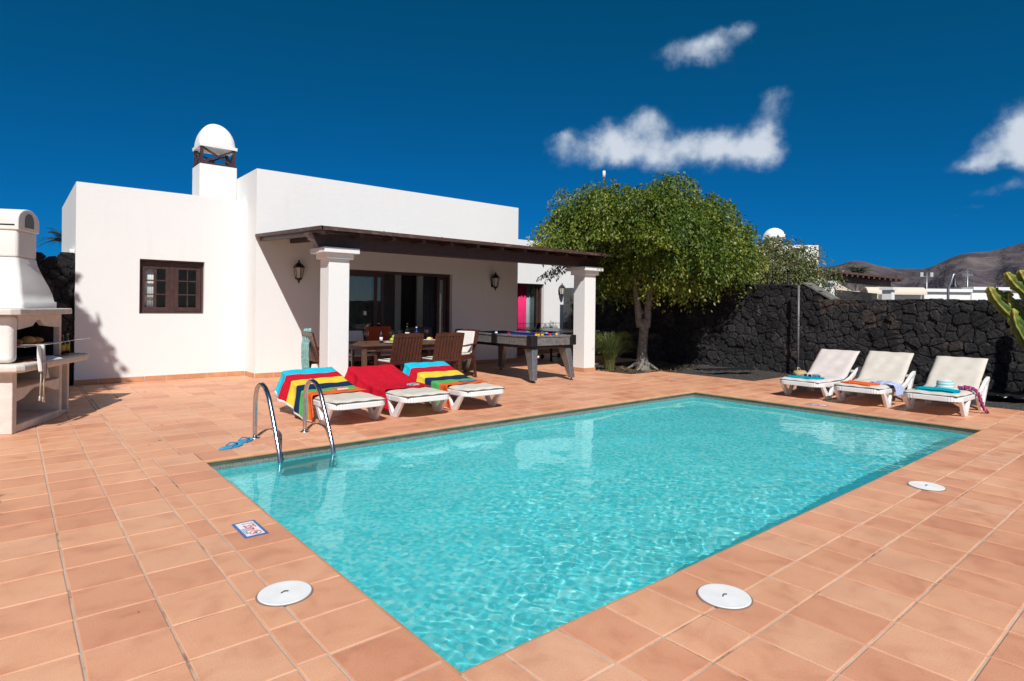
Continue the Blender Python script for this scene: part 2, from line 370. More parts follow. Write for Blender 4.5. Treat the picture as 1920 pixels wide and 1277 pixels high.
# the sky on the sun's side (behind the viewer) keeps its paler, hazier colour
dt = node(nt, 'ShaderNodeVectorMath', operation='DOT_PRODUCT'); dt.inputs[1].default_value = (-.532, -.847, 0); nt.links.new(tc.outputs['Generated'], dt.inputs[0])
dm = node(nt, 'ShaderNodeMapRange', interpolation_type='SMOOTHSTEP'); dm.inputs['From Min'].default_value = .05; dm.inputs['From Max'].default_value = .85; dm.inputs['To Max'].default_value = .9; nt.links.new(dt.outputs['Value'], dm.inputs[0])
gm0 = gm; gm = node(nt, 'ShaderNodeMixRGB'); nt.links.new(dm.outputs[0], gm.inputs[0]); nt.links.new(gm0.outputs[0], gm.inputs[1])
rawm = node(nt, 'ShaderNodeMixRGB', blend_type='MULTIPLY'); rawm.inputs[0].default_value = 1; rawm.inputs[2].default_value = (1.05, .88, .78, 1); nt.links.new(sky.outputs[0], rawm.inputs[1]); nt.links.new(rawm.outputs[0], gm.inputs[2])
CL = [(35.86, 22.16, 1.53, 1.12, .5), (33.97, 22.55, 1.79, 1.1, .8), (31.88, 22.75, 1.79, 1.1, .75), (30.07, 23.5, 1.5, .8, .7), (28.96, 23.9, 1.0, .5, .5), (30.94, 21.2, 1.2, .8, .35),
 (45.67, 14.56, 1.5, 1.3, .9), (44.93, 15.9, 1.0, .9, .7), (42.14, 14.6, 2.2, 1.4, 1), (40.16, 15.2, 2, 1.7, 1), (37.6, 15.3, 2.1, 2.0, 1), (37.3, 17.4, 1.5, 1.1, .75), (34.81, 14.2, 2.9, 1.5, 1.05), (31.55, 14.3, 2.9, 1.6, 1), (28.84, 14.0, 2.3, 1.6, 1), (27.3, 14.0, 1.4, 1.7, .9), (27.34, 16.77, 1.3, 1.7, .6), (26.27, 17.7, 1.2, .9, .45), (24.99, 16.51, 1.3, .6, .25),
 (12.9, 11.1, 1.3, .6, .5), (11.9, 11.5, 1.5, 1.0, .7), (10.7, 11.9, 1.6, 1.4, .75), (9.6, 12.9, 1.3, 2.0, .7), (8.5, 12.5, 2.0, 1.8, .8), (6, 12.8, 3, 3, 1), (9.65, 10.7, 1.8, .5, .5),
 (11.76, 8.92, 2.6, .45, .38), (10.23, 9.21, 1.7, .5, .4), (12.87, 7.84, 1.5, .3, .3), (13.68, 7.19, 1.2, .25, .28), (87.6, 10.55, 2, .3, .12), (22, 23.2, 1.4, .3, .1)]
sx = node(nt, 'ShaderNodeSeparateXYZ')
nz = node(nt, 'ShaderNodeTexNoise'); nz.inputs['Scale'].default_value = 14; nz.inputs['Detail'].default_value = 7; nz.inputs['Roughness'].default_value = .6; nt.links.new(tc.outputs['Generated'], nz.inputs[0])
sub = node(nt, 'ShaderNodeVectorMath', operation='SUBTRACT'); nt.links.new(nz.outputs['Color'], sub.inputs[0]); sub.inputs[1].default_value = (.5, .5, .5)
ma = node(nt, 'ShaderNodeVectorMath', operation='MULTIPLY_ADD'); nt.links.new(sub.outputs[0], ma.inputs[0]); ma.inputs[1].default_value = (.06, .06, .05); nt.links.new(tc.outputs['Generated'], ma.inputs[2])
nv = node(nt, 'ShaderNodeVectorMath', operation='NORMALIZE'); nt.links.new(ma.outputs[0], nv.inputs[0])
nt.links.new(nv.outputs[0], sx.inputs[0])
at2 = node(nt, 'ShaderNodeMath', operation='ARCTAN2'); nt.links.new(sx.outputs[1], at2.inputs[0]); nt.links.new(sx.outputs[0], at2.inputs[1])
asn = node(nt, 'ShaderNodeMath', operation='ARCSINE'); nt.links.new(sx.outputs[2], asn.inputs[0])
cmb = node(nt, 'ShaderNodeCombineXYZ'); nt.links.new(at2.outputs[0], cmb.inputs[0]); nt.links.new(asn.outputs[0], cmb.inputs[1])
acc = None
for az, el, ra, re, dens in CL:
    ra = math.radians(ra * 1.85) / math.cos(math.radians(el)); re = math.radians(re * 1.85)
    s1 = node(nt, 'ShaderNodeVectorMath', operation='SUBTRACT'); nt.links.new(cmb.outputs[0], s1.inputs[0]); s1.inputs[1].default_value = (math.radians(az), math.radians(el), 0)
    s2 = node(nt, 'ShaderNodeVectorMath', operation='MULTIPLY'); nt.links.new(s1.outputs[0], s2.inputs[0]); s2.inputs[1].default_value = (1 / ra, 1 / re, 0)
    ln = node(nt, 'ShaderNodeVectorMath', operation='LENGTH'); nt.links.new(s2.outputs[0], ln.inputs[0])
    mr = node(nt, 'ShaderNodeMapRange', interpolation_type='SMOOTHSTEP'); mr.inputs['From Min'].default_value = 1.0; mr.inputs['From Max'].default_value = .0; mr.inputs['To Max'].default_value = dens
    nt.links.new(ln.outputs['Value'], mr.inputs[0])
    if acc is None: acc = mr.outputs[0]
    else:
        a = node(nt, 'ShaderNodeMath', operation='ADD'); nt.links.new(acc, a.inputs[0]); nt.links.new(mr.outputs[0], a.inputs[1]); acc = a.outputs[0]
nz2 = node(nt, 'ShaderNodeTexNoise'); nz2.inputs['Scale'].default_value = 30; nz2.inputs['Detail'].default_value = 9; nz2.inputs['Roughness'].default_value = .54; nt.links.new(tc.outputs['Generated'], nz2.inputs[0])
m1 = node(nt, 'ShaderNodeMath', operation='MULTIPLY_ADD'); nt.links.new(nz2.outputs[0], m1.inputs[0]); m1.inputs[1].default_value = 1.7; m1.inputs[2].default_value = -.78
m2 = node(nt, 'ShaderNodeMath', operation='ADD'); nt.links.new(acc, m2.inputs[0])
# noise only matters where a cloud is
m3 = node(nt, 'ShaderNodeMath', operation='MULTIPLY'); nt.links.new(m1.outputs[0], m3.inputs[0])
cl_ = node(nt, 'ShaderNodeMath', operation='MULTIPLY', use_clamp=True); nt.links.new(acc, cl_.inputs[0]); cl_.inputs[1].default_value = 2.2
nt.links.new(cl_.outputs[0], m3.inputs[1]); nt.links.new(m3.outputs[0], m2.inputs[1])
cov = node(nt, 'ShaderNodeMapRange', interpolation_type='SMOOTHSTEP'); cov.inputs['From Min'].default_value = .24; cov.inputs['From Max'].default_value = 1.85; cov.inputs['To Max'].default_value = .93
nt.links.new(m2.outputs[0], cov.inputs[0])
ccol = ramp(nt, [(0, (2.6, 4.4, 6.6)), (.55, (5.8, 6.9, 8.4)), (1, (8.2, 8.8, 9.7))], cov.outputs[0])
mxc = node(nt, 'ShaderNodeMixRGB'); nt.links.new(cov.outputs[0], mxc.inputs[0]); nt.links.new(gm.outputs[0], mxc.inputs[1]); nt.links.new(ccol.outputs[0], mxc.inputs[2])
nt.links.new(mxc.outputs[0], bg.inputs[0])
vs = scene.view_settings; vs.view_transform = 'Standard'; vs.look = 'None'; vs.exposure = 0; vs.gamma = 1; vs.use_curve_mapping = False
scene.cycles.max_bounces = 10; scene.cycles.transparent_max_bounces = 16; scene.cycles.use_denoising = True
scene.cycles.sample_clamp_indirect = 6
# ------------------------------------------------------------------ deck, pool, ground
PX0, PX1, PY0, PY1 = 1.262, 8.585, 1.78, 5.59
ZW = -.095
g = MB()
g.add([(-400, -400, -.35), (600, -400, -.35), (600, 600, -.35), (-400, 600, -.35)], [(0, 1, 2, 3)])
def soil():
    m, nt, b = newmat('dry_volcanic_soil'); co = coords(nt)
    n = node(nt, 'ShaderNodeTexNoise'); n.inputs['Scale'].default_value = .4; n.inputs['Detail'].default_value = 9; nt.links.new(co, n.inputs[0])
    r = ramp(nt, [(.3, (.06, .05, .045)), (.7, (.16, .125, .10))], n.outputs[0]); nt.links.new(r.outputs[0], b.inputs['Base Color']); b.inputs['Roughness'].default_value = 1
    return m
M['soil'] = soil()
# ground with an opening left for the pool basin
g = MB()
wall_panel_done = None
def ring(mb, X0, X1, Y0, Y1, x0, x1, y0, y1, z, mi=0):
    vs = [(X0, Y0, z), (X1, Y0, z), (X1, Y1, z), (X0, Y1, z), (x0, y0, z), (x1, y0, z), (x1, y1, z), (x0, y1, z)]
    mb.add(vs, [(0, 1, 5, 4), (1, 2, 6, 5), (2, 3, 7, 6), (3, 0, 4, 7)], mi)
ring(g, -600, 9000, -600, 9000, PX0 - .2, PX1 + .2, PY0 - .2, PY1 + .2, -.35)
struct(g.obj('ground', M['soil']))
# tiles
def deck():
    T = []   # x0,x1,y0,y1
    G = .0045
    def lines(a, b, start, pitch):
        k0 = math.floor((a - start) / pitch) + 1; out = [a]
        while start + k0 * pitch < b - .02:
            if start + k0 * pitch > a + .02: out.append(start + k0 * pitch)
            k0 += 1
        return out + [b]
    def field(x0, x1, y0, y1, xs, xp, ys, yp):
        lx, ly = lines(x0, x1, xs, xp), lines(y0, y1, ys, yp)
        for i in range(len(lx) - 1):
            for j in range(len(ly) - 1): T.append((lx[i], lx[i + 1], ly[j], ly[j + 1]))
    CW = .32
    xa, xb = PX0 - CW, PX0 - CW - .125
    yb = PY1 + .32
    field(-9.5, xb, -4, 11.85, xb, .3005, 3.40, .3085)           # left field
    field(xa - .125, xa, -4, yb, 0, 99, 3.12, .3085)             # cut strip
    field(xa, PX0, PY0 - CW, yb, 0, 99, 3.41, .3055)              # left coping
    ya, yc = PY0 - CW, PY0 - CW - .225
    field(PX0, PX1, ya, PY0, 2.335, .2915, 0, 99)                # near coping
    field(xa, 10.62, yc, ya, 2.335, .2915, 0, 99)                # near cut strip
    field(xa, 10.62, -4, yc, 2.335, .2915, yc, .3255)            # near field
    field(PX0, PX1, PY1, yb, 1.262, .305, 0, 99)                # far coping
    field(PX1, PX1 + CW, ya, yb, 0, 99, 1.78, .305)             # right coping
    field(PX1 + CW, 10.62, ya, 5.70, PX1 + CW, .305, 1.78, .305)
    field(10.62, 11.75, 3.3, 5.70, 10.62, .305, 3.3, .305)
    field(PX1 + CW, 10.70, 5.70, yb, PX1 + CW, .305, 0, 99)
    field(xb, 9.66, yb, 11.27, xb + .04, .3005, yb, .3085)
    field(xb, 3.385, 11.27, 11.85, xb + .04, .3005, yb, .3085)
    field(9.66, 10.70, yb, 7.78, 9.66, .3, yb, .3085)
    field(9.66, 12.7, 9.9, 13.15, 9.66, .3, 9.9, .3085)
    v, f, c, sm = [], [], [], []
    R = random.Random(3)
    for (x0, x1, y0, y1) in T:
        if x1 - x0 < .02 or y1 - y0 < .02: continue
        r0, r1, r2 = R.random(), R.random(), R.random()
        z = R.uniform(-.0006, .0006)
        j = lambda: R.uniform(-.0016, .0016)
        o = len(v)
        ax0, ax1, ay0, ay1 = x0 + G, x1 - G, y0 + G, y1 - G
        e = .0045
        px0 = PX0 - .001 <= x1 <= PX0 + .001 and PY0 - .4 < y0 and y1 <= PY1 + .001
        out = [(ax0 + j(), ay0 + j()), (ax1 + j(), ay0 + j()), (ax1 + j(), ay1 + j()), (ax0 + j(), ay1 + j())]
        lo = -.006
        for (a, b_) in out: v.append((a, b_, lo))
        for (a, b_) in out: v.append((a, b_, z - .0035))
        cx_, cy_ = (ax0 + ax1) / 2, (ay0 + ay1) / 2
        for (a, b_) in out: v.append((a + (e if a < cx_ else -e), b_ + (e if b_ < cy_ else -e), z))
        F = [(o + 8, o + 9, o + 10, o + 11)]
        for k in range(4):
            k2 = (k + 1) % 4
            F += [(o + k, o + k2, o + 4 + k2, o + 4 + k), (o + 4 + k, o + 4 + k2, o + 8 + k2, o + 8 + k)]
        f += F; c += [(r0, r1, r2, 1)] * len(F)
    me = bpy.data.meshes.new('deck'); me.from_pydata(v, [], f); me.materials.append(M['tile'])
    at = me.color_attributes.new('rnd', 'FLOAT_COLOR', 'CORNER')
    arr = np.repeat(np.array(c, dtype=np.float32), [len(q) for q in f], axis=0); at.data.foreach_set('color', arr.ravel())
    o = bpy.data.objects.new('terrace', me); COL.objects.link(o); struct(o)
    gb = MB(); zt = -.0045
    def slab(x0, x1, y0, y1): gb.box(x0, x1, y0, y1, -.30, zt)
    slab(-9.5, PX0 - .008, -4, 11.85); slab(PX0 - .008, 10.62, -4, PY0 - .008); slab(PX0 - .008, PX1 + .008, PY1 + .008, 11.27)
    slab(PX1 + .008, 10.62, PY0 - .008, 5.70); slab(10.62, 11.75, 3.3, 5.70); slab(PX1 + .008, 9.66, 5.70, 11.27); slab(9.66, 10.70, 5.70, 7.78); slab(9.66, 12.7, 9.9, 13.15)
    slab(PX0 - .008, 3.385, 11.27, 11.85)
    struct(gb.obj('terrace_bed', M['grout']))
deck()
# bull-nosed coping edge, overhanging the pool
def nose():
    mb = MB(); r = .017
    prof = [(-.012, -.0035)] + [(r * math.sin(q) , -.0035 - r + r * math.cos(q)) for q in [math.radians(t) for t in (0, 25, 50, 75, 90, 115, 140)]] + [(-.012, -.036)]
    def run(p0, p1, nx, ny, L):
        n = max(1, round(L / .3)); 
        for k in range(n):
            a, b = (k + .0005) / n, (k + 1 - .0005) / n
            P = [Vector(p0).lerp(Vector(p1), t) for t in (a, b)]
            vs = [(p.x + nx * u, p.y + ny * u, z) for p in P for u, z in prof]; m = len(prof)
            mb.add(vs, [tuple(range(m)), tuple(range(2 * m - 1, m - 1, -1))] + [(i, m + i, m + i + 1, i + 1) for i in range(m - 1)] + [(0, m - 1, 2 * m - 1, m)], 0, False)
    run((PX0, PY0, 0), (PX0, PY1, 0), 1, 0, PY1 - PY0); run((PX1, PY1, 0), (PX1, PY0, 0), -1, 0, PY1 - PY0)
    run((PX0, PY1, 0), (PX1, PY1, 0), 0, -1, PX1 - PX0); run((PX1, PY0, 0), (PX0, PY0, 0), 0, 1, PX1 - PX0)
    m, nt, b = newmat('coping_edge'); co = coords(nt); n = node(nt, 'ShaderNodeTexNoise'); n.inputs['Scale'].default_value = 5; nt.links.new(co, n.inputs[0])
    r_ = ramp(nt, [(.3, (.55, .25, .13)), (.7, (.66, .35, .19))], n.outputs[0]); nt.links.new(r_.outputs[0], b.inputs['Base Color']); b.inputs['Roughness'].default_value = .5
    struct(mb.obj('coping', m))
nose()
# basin: green cement band with dirt and coping shade in its colour, grey mosaic band, pale turquoise plaster below
def poolmat():
    m, nt, b = newmat('pool_glass_mosaic'); co = coords(nt)
    n = node(nt, 'ShaderNodeTexNoise'); n.inputs['Scale'].default_value = 2.; n.inputs['Detail'].default_value = 6; nt.links.new(co, n.inputs[0])
    r = ramp(nt, [(.3, (.9, .95, .95)), (.7, (1, 1, 1))], n.outputs[0])
    v = node(nt, 'ShaderNodeTexVoronoi', distance='CHEBYCHEV'); v.inputs['Scale'].default_value = 34; v.inputs['Randomness'].default_value = .35; nt.links.new(co, v.inputs[0])
    sp = nt.nodes.new('ShaderNodeSeparateColor'); nt.links.new(v.outputs['Color'], sp.inputs[0])
    c = ramp(nt, [(0, (.14, .66, .70)), (.35, (.28, .80, .83)), (.65, (.52, .90, .90)), (.88, (.78, .95, .94)), (1, (.96, .95, .84))], sp.outputs[0])
    mx = node(nt, 'ShaderNodeMixRGB', blend_type='MULTIPLY'); mx.inputs[0].default_value = 1; nt.links.new(c.outputs[0], mx.inputs[1]); nt.links.new(r.outputs[0], mx.inputs[2])
    nt.links.new(mx.outputs[0], b.inputs['Base Color']); b.inputs['Roughness'].default_value = .5
    return m
def mosaic():
    m, nt, b = newmat('waterline_mosaic'); co = coords(nt)
    bt = node(nt, 'ShaderNodeTexBrick'); bt.offset = 0; bt.inputs['Scale'].default_value = 1
    bt.inputs['Brick Width'].default_value = .026; bt.inputs['Row Height'].default_value = .026; bt.inputs['Mortar Size'].default_value = .003
    bt.inputs['Color1'].default_value = (.13, .15, .12, 1); bt.inputs['Color2'].default_value = (.24, .23, .19, 1); bt.inputs['Mortar'].default_value = (.26, .26, .23, 1)
    # use x+y as the running coordinate
    sp = nt.nodes.new('ShaderNodeSeparateXYZ'); nt.links.new(co, sp.inputs[0]); ad = node(nt, 'ShaderNodeMath', operation='ADD'); nt.links.new(sp.outputs[0], ad.inputs[0]); nt.links.new(sp.outputs[1], ad.inputs[1])
    cb = nt.nodes.new('ShaderNodeCombineXYZ'); nt.links.new(ad.outputs[0], cb.inputs[0]); nt.links.new(sp.outputs[2], cb.inputs[1]); nt.links.new(cb.outputs[0], bt.inputs[0])
    nt.links.new(bt.outputs[0], b.inputs['Base Color']); b.inputs['Roughness'].default_value = .4
    return m
M['pool'] = poolmat(); M['mosaic'] = mosaic(); M['greenband'] = simple('dirty_shaded_cement', (.075, .085, .06), .9, .4, 6, .002, 60)  # dark green band: dirt plus the coping's shade, both in the colour
BX0, BX1, BY0, BY1, BZ = PX0 + .006, PX1 - .006, PY0 + .006, PY1 - .006, -.56
def basin():
    mb = MB()
    zs = [(-.034, -.058, 1, -.003), (-.058, -.118, 2, 0), (-.118, BZ, 0, .001)]
    for (za, zb, mi, off) in zs:
        x0, x1, y0, y1 = BX0 - off - .0, BX1 + off, BY0 - off, BY1 + off
        C = [(x0, y0), (x1, y0), (x1, y1), (x0, y1)]
        for k in range(4):
            (ax, ay), (bx, by) = C[k], C[(k + 1) % 4]
            mb.add([(ax, ay, za), (bx, by, za), (bx, by, zb), (ax, ay, zb)], [(0, 3, 2, 1)][:1], mi)
            mb.f[-1] = mb.f[-1][::-1]
    mb.add([(BX0, BY0, BZ), (BX1, BY0, BZ), (BX1, BY1, BZ), (BX0, BY1, BZ)], [(0, 1, 2, 3)], 0)
    # outer shell closes the deck edge
    o = struct(mb.obj('pool_basin', [M['pool'], M['greenband'], M['mosaic']]))
    try: o.cycles.is_caustics_receiver = True
    except Exception as e: print(e)
basin()
def water():
    nx, ny = 620, 330
    xs = np.linspace(BX0 + .0005, BX1 - .0005, nx); ys = np.linspace(BY0 + .0005, BY1 - .0005, ny)
    X, Y = np.meshgrid(xs, ys, indexing='ij'); Z = np.zeros_like(X)
    def waves(n, l0, l1, slope, spread=PI, d0=0):
        z = np.zeros_like(X)
        for _ in range(n):
            L = math.exp(rng.uniform(math.log(l0), math.log(l1))); k = 2 * PI / L; th = d0 + rng.uniform(-spread, spread)
            z += slope / k * np.sin(k * (X * math.cos(th) + Y * math.sin(th)) + rng.uniform(0, 2 * PI))
        return z / math.sqrt(n)
    # domain-warped ripples: livelier towards the near corner, calm by the house
    fine = waves(46, .05, .125, .10)
    mid = waves(36, .16, .5, .06)
    big = waves(18, .5, 1.8, .021)
    near = 1 / (1 + np.exp((Y + .08 * (X - 1.3) - 3.25 + .5 * np.sin(X * 1.3)) * 2.1))
    mod = .5 + .5 * np.clip(waves(9, .8, 2.2, 1.) * 4, -1, 1)
    Z = ZW + fine * (.025 + .56 * near) * (.55 + .6 * mod) + mid * (.12 + .40 * near) + big
    v = np.stack([X, Y, Z], -1).reshape(-1, 3)
    i = np.arange(nx - 1)[:, None] * ny + np.arange(ny - 1)[None, :]
    f = np.stack([i, i + ny, i + ny + 1, i + 1], -1).reshape(-1, 4)
    me = bpy.data.meshes.new('water'); me.vertices.add(len(v)); me.vertices.foreach_set('co', v.ravel().astype(np.float32))
    me.loops.add(f.size); me.loops.foreach_set('vertex_index', f.ravel().astype(np.int32)); me.polygons.add(len(f)); me.polygons.foreach_set('loop_start', (np.arange(len(f)) * 4).astype(np.int32))
    me.polygons.foreach_set('use_smooth', np.ones(len(f), bool)); me.update(calc_edges=True); me.validate()
    m = bpy.data.materials.new('pool_water'); m.use_nodes = True; nt = m.node_tree; nt.nodes.clear()
    o_ = node(nt, 'ShaderNodeOutputMaterial')
    gl = node(nt, 'ShaderNodeBsdfGlass'); gl.inputs['IOR'].default_value = 1.33; gl.inputs['Roughness'].default_value = 0; gl.inputs[0].default_value = WTINT
    tr = node(nt, 'ShaderNodeBsdfTransparent'); tr.inputs[0].default_value = TTINT
    gy = node(nt, 'ShaderNodeBsdfGlossy'); gy.inputs['Roughness'].default_value = 0
    fr = node(nt, 'ShaderNodeFresnel'); fr.inputs[0].default_value = 1.33
    mx = node(nt, 'ShaderNodeMixShader'); nt.links.new(fr.outputs[0], mx.inputs[0]); nt.links.new(tr.outputs[0], mx.inputs[1]); nt.links.new(gy.outputs[0], mx.inputs[2])
    mx2 = node(nt, 'ShaderNodeMixShader'); mx2.inputs[0].default_value = .93
    nt.links.new(mx.outputs[0], mx2.inputs[1]); nt.links.new(gl.outputs[0], mx2.inputs[2])
    # turquoise diffuse share stands in for scattered daylight and fills shadows on the floor
    df = node(nt, 'ShaderNodeBsdfDiffuse'); df.inputs[0].default_value = (.08, .78, .81, 1)
    lw = node(nt, 'ShaderNodeMath', operation='MULTIPLY_ADD'); nt.links.new(fr.outputs[0], lw.inputs[0]); lw.inputs[1].default_value = -.26; lw.inputs[2].default_value = .26
    mx3 = node(nt, 'ShaderNodeMixShader'); nt.links.new(lw.outputs[0], mx3.inputs[0]); nt.links.new(mx2.outputs[0], mx3.inputs[1]); nt.links.new(df.outputs[0], mx3.inputs[2])
    nt.links.new(mx3.outputs[0], o_.inputs[0])
    me.materials.append(m)
    o = bpy.data.objects.new('pool_water', me); COL.objects.link(o); struct(o)
    try: o.cycles.is_caustics_caster = True
    except Exception as e: print(e)
WTINT = (.765, 1, 1, 1); TTINT = (.765, 1, 1, 1)
water()
# ------------------------------------------------------------------ the villa
YF, YB, YW = 11.27, 11.85, 13.15
XB0, XM, XM1 = .785, 3.385, 9.60
ZB, ZM, ZWG = 3.27, 3.79, 3.30
house = thing('villa', 'white single storey villa with flat parapets behind the pool', 'house', (5, 14, 0))
def P(o):      # parts are modelled in world coordinates; cancel the parent's offset
    par = o.parent; v = Vector((0, 0, 0)); q = par
    while q is not None: v += q.location; q = q.parent
    o.location = -v + o.location; return o
def part(mb, name, mats, parent, bevel=0, **k):
    o = mb.obj(name, mats, parent, bevel, **k)
    v = Vector((0, 0, 0)); q = parent
    while q is not None: v += q.location; q = q.parent
    o.location = -v; return o
def sub(mb, name, mats, parent, bevel=0, **k):       # child of a part already shifted to world coordinates
    return mb.obj(name, mats, parent, bevel, **k)
WIN = (1.668, 2.672, 1.152, 2.085); DOOR = (4.70, 7.66, 0, 2.06); WDOOR = (10.15, 12.24, 0, 2.035)
mb = MB()
wall_panel(mb, 'y', YB, YB + .28, XB0, XM, 0, ZB, [WIN]); wall_panel(mb, 'x', XB0 + .28, XB0, YB + .28, 15.1, 0, ZB)
mb.box(XB0, XM, 15.1, 15.35, 0, ZB); mb.box(XB0 + .28, XM, YB + .28, 15.1, ZB - .55, ZB - .35)
part(mb, 'wall', M['plaster'], house)
mb = MB()
wall_panel(mb, 'y', YF, YF + .28, XM, XM1, 0, ZM, [DOOR]); mb.box(XM, XM + .25, YF + .28, 16.2, 0, ZM)
wall_panel(mb, 'x', XM1, XM1 - .25, YF + .28, 16.2, 0, ZM); mb.box(XM, XM1, 16.2, 16.45, 0, ZM); mb.box(XM + .25, 8.25, YF + .28, 16.2, 2.75, 2.95); mb.box(9.2, XM1 - .25, YF + .28, 16.2, 2.75, 2.95); mb.box(8.25, 9.2, YF + .28, 11.75, 2.75, 2.95); mb.box(8.25, 9.2, 12.75, 16.2, 2.75, 2.95)  # ceiling gap is an added, unseen opening letting sun brighten the room
part(mb, 'wall', M['plaster'], house)
mb = MB()
wall_panel(mb, 'y', YW, YW + .28, XM1, 14.0, 0, ZWG, [WDOOR]); mb.box(13.75, 14.0, YW + .28, 16.8, 0, ZWG); mb.box(XM1 + .01, 14.0, 16.8, 17.0, 0, ZWG); mb.box(XM1 + .01, 13.75, YW + .28, 16.8, 2.6, 2.8)
part(mb, 'wall', M['plaster'], house)
# skirting of terracotta tiles
M['skirt'] = simple('skirting_tile', (.56, .28, .145), .5, .14, 5, .0006, 120)
def skirt(x0, y0, x1, y1, nx, ny, h=.085, t=.010):
    mb = MB(); L = math.hypot(x1 - x0, y1 - y0); n = max(1, round(L / .305))
    for k in range(n):
        a, b = k / n, (k + 1) / n; a += .004 / L; b -= .004 / L
        p = (x0 + (x1 - x0) * a, y0 + (y1 - y0) * a); q = (x0 + (x1 - x0) * b, y0 + (y1 - y0) * b)
        X0, X1 = sorted((p[0], q[0])); Y0, Y1 = sorted((p[1], q[1]))
        if nx: X0, X1 = (x0, x0 + nx * t) if nx > 0 else (x0 + nx * t, x0)
        if ny: Y0, Y1 = (y0, y0 + ny * t) if ny > 0 else (y0 + ny * t, y0)
        mb.box(X0, X1, Y0, Y1, 0.002, h)
    part(mb, 'skirting', M['skirt'], house, .002)
skirt(XB0, YB, XM - .012, YB, 0, -1); skirt(XM, YF - .0, XM, YB - .012, -1, 0); skirt(XM, YF, DOOR[0], YF, 0, -1); skirt(DOOR[1], YF, XM1, YF, 0, -1); skirt(XM1 + .002, YW, WDOOR[0], YW, 0, -1); skirt(WDOOR[1], YW, 13.9, YW, 0, -1)
mb = MB(); mb.box(WDOOR[0] - .1, 12.9, YW - .34, YW - .012, .004, .13)
part(mb, 'step', M['skirt'], house, .006)
# small window
fy = YB + .085
x0, x1, z0, z1 = WIN; W_, H_ = x1 - x0, z1 - z0
wf = MB()
cols = [(0.09, .223), (.273, .405), (.605, .736), (.76, .886)]; rows = [(.12, .348), (.37, .605), (.63, .835)]
def fx(a): return x0 + a * W_
def fz(a): return z0 + a * H_
wf.box(x0, fx(.035), fy, fy + .09, z0, z1); wf.box(fx(.965), x1, fy, fy + .09, z0, z1); wf.box(fx(.035), fx(.965), fy, fy + .09, fz(.965), z1); wf.box(fx(.035), fx(.965), fy, fy + .09, z0, fz(.04))
win = part(wf, 'window', M['brownwood'], house, .004)
for (a, b, cs) in ((.04, .468, cols[:2]), (.532, .96, cols[2:])):
    sh = MB(); y0_, y1_ = fy + .012, fy + .062
    sh.box(fx(a), fx(cs[0][0]), y0_, y1_, fz(.045), fz(.96)); sh.box(fx(cs[1][1]), fx(b), y0_, y1_, fz(.045), fz(.96))
    sh.box(fx(cs[0][0]), fx(cs[1][1]), y0_, y1_, fz(.045), fz(rows[0][0])); sh.box(fx(cs[0][0]), fx(cs[1][1]), y0_, y1_, fz(rows[2][1]), fz(.96))
    sh.box(fx(cs[0][1]) + .004, fx(cs[1][0]) - .004, y0_ + .008, y1_ - .008, fz(rows[0][0]), fz(rows[2][1]))
    for k in (0, 1): sh.box(fx(cs[0][0]), fx(cs[1][1]), y0_ + .004, y1_ - .012, fz(rows[k][1]), fz(rows[k + 1][0]))
    so_ = sub(sh, 'sash', M['brownwood'], win, .003)
sh = MB(); sh.box(fx(.468), fx(.532), fy + .004, fy + .075, fz(.04), fz(.965)); sub(sh, 'mullion', M['brownwood'], win, .003)
sh = MB(); sh.box(fx(.06), fx(.44), fy + .036, fy + .040, fz(.1), fz(.9)); sh.box(fx(.56), fx(.94), fy + .036, fy + .040, fz(.1), fz(.9)); sub(sh, 'glass', M['pane'], win)
# white curtain drawn to the left behind the small window
mb = MB(); n = 40
M['voile'] = simple('white_voile', (.86, .88, .9), .9, .03, 9)
mb.sheet([[(1.70 + .205 * i / n, YB + .186 + .0025 * math.sin(i * .95), z) for z in (2.07, 1.7, 1.17)] for i in range(n + 1)], .002)
tag(mb.obj('curtain', M['voile']), 'white voile curtain gathered behind the left pane of the small window', 'curtain')
# chimney
ch = thing('chimney', None, None, (0, 0, 0)); del ch['label'], ch['category']
ch.parent = house
cX0, cX1, cY0, cY1 = 2.715, 3.378, 12.5, 13.1
mb = MB(); mb.box(cX0, cX1, cY0, cY1, 2.9, 4.0); 
chs = part(mb, 'chimney', M['plaster'], house, .008)
bpy.data.objects.remove(ch)
mb = MB(); zl0, zl1 = 4.0, 4.335; ins = .018
for (x, y) in ((cX0 + ins, cY0 + ins), (cX1 - ins - .05, cY0 + ins), (cX0 + ins, cY1 - ins - .05), (cX1 - ins - .05, cY1 - ins - .05)): mb.box(x, x + .05, y, y + .05, zl0 + .035, zl1)
mb.box(cX0 + .004, cX1 - .004, cY0 + .004, cY0 + .06, zl0, zl0 + .035); mb.box(cX0 + .004, cX1 - .004, cY1 - .06, cY1 - .004, zl0, zl0 + .035)
mb.box(cX0 + .004, cX0 + .06, cY0 + .06, cY1 - .06, zl0, zl0 + .035); mb.box(cX1 - .06, cX1 - .004, cY0 + .06, cY1 - .06, zl0, zl0 + .035)
for yy in (cY0 + .032, cY1 - .058):
    mb.bar((cX0 + .07, yy, zl0 + .05), (cX1 - .07, yy, zl1 - .02), .018, .034); mb.bar((cX0 + .07, yy + .02, zl1 - .02), (cX1 - .07, yy + .02, zl0 + .05), .018, .034)
for xx in (cX0 + .032, cX1 - .058):
    mb.bar((xx, cY0 + .07, zl0 + .05), (xx, cY1 - .07, zl1 - .02), .018, .034); mb.bar((xx + .02, cY0 + .07, zl1 - .02), (xx + .02, cY1 - .07, zl0 + .05), .018, .034)
sub(mb, 'lattice', M['brownwood'], chs)
mb = MB(); cxm, cym = (cX0 + cX1) / 2, (cY0 + cY1) / 2; hw, hd = (cX1 - cX0) / 2 + .004, (cY1 - cY0) / 2 + .004
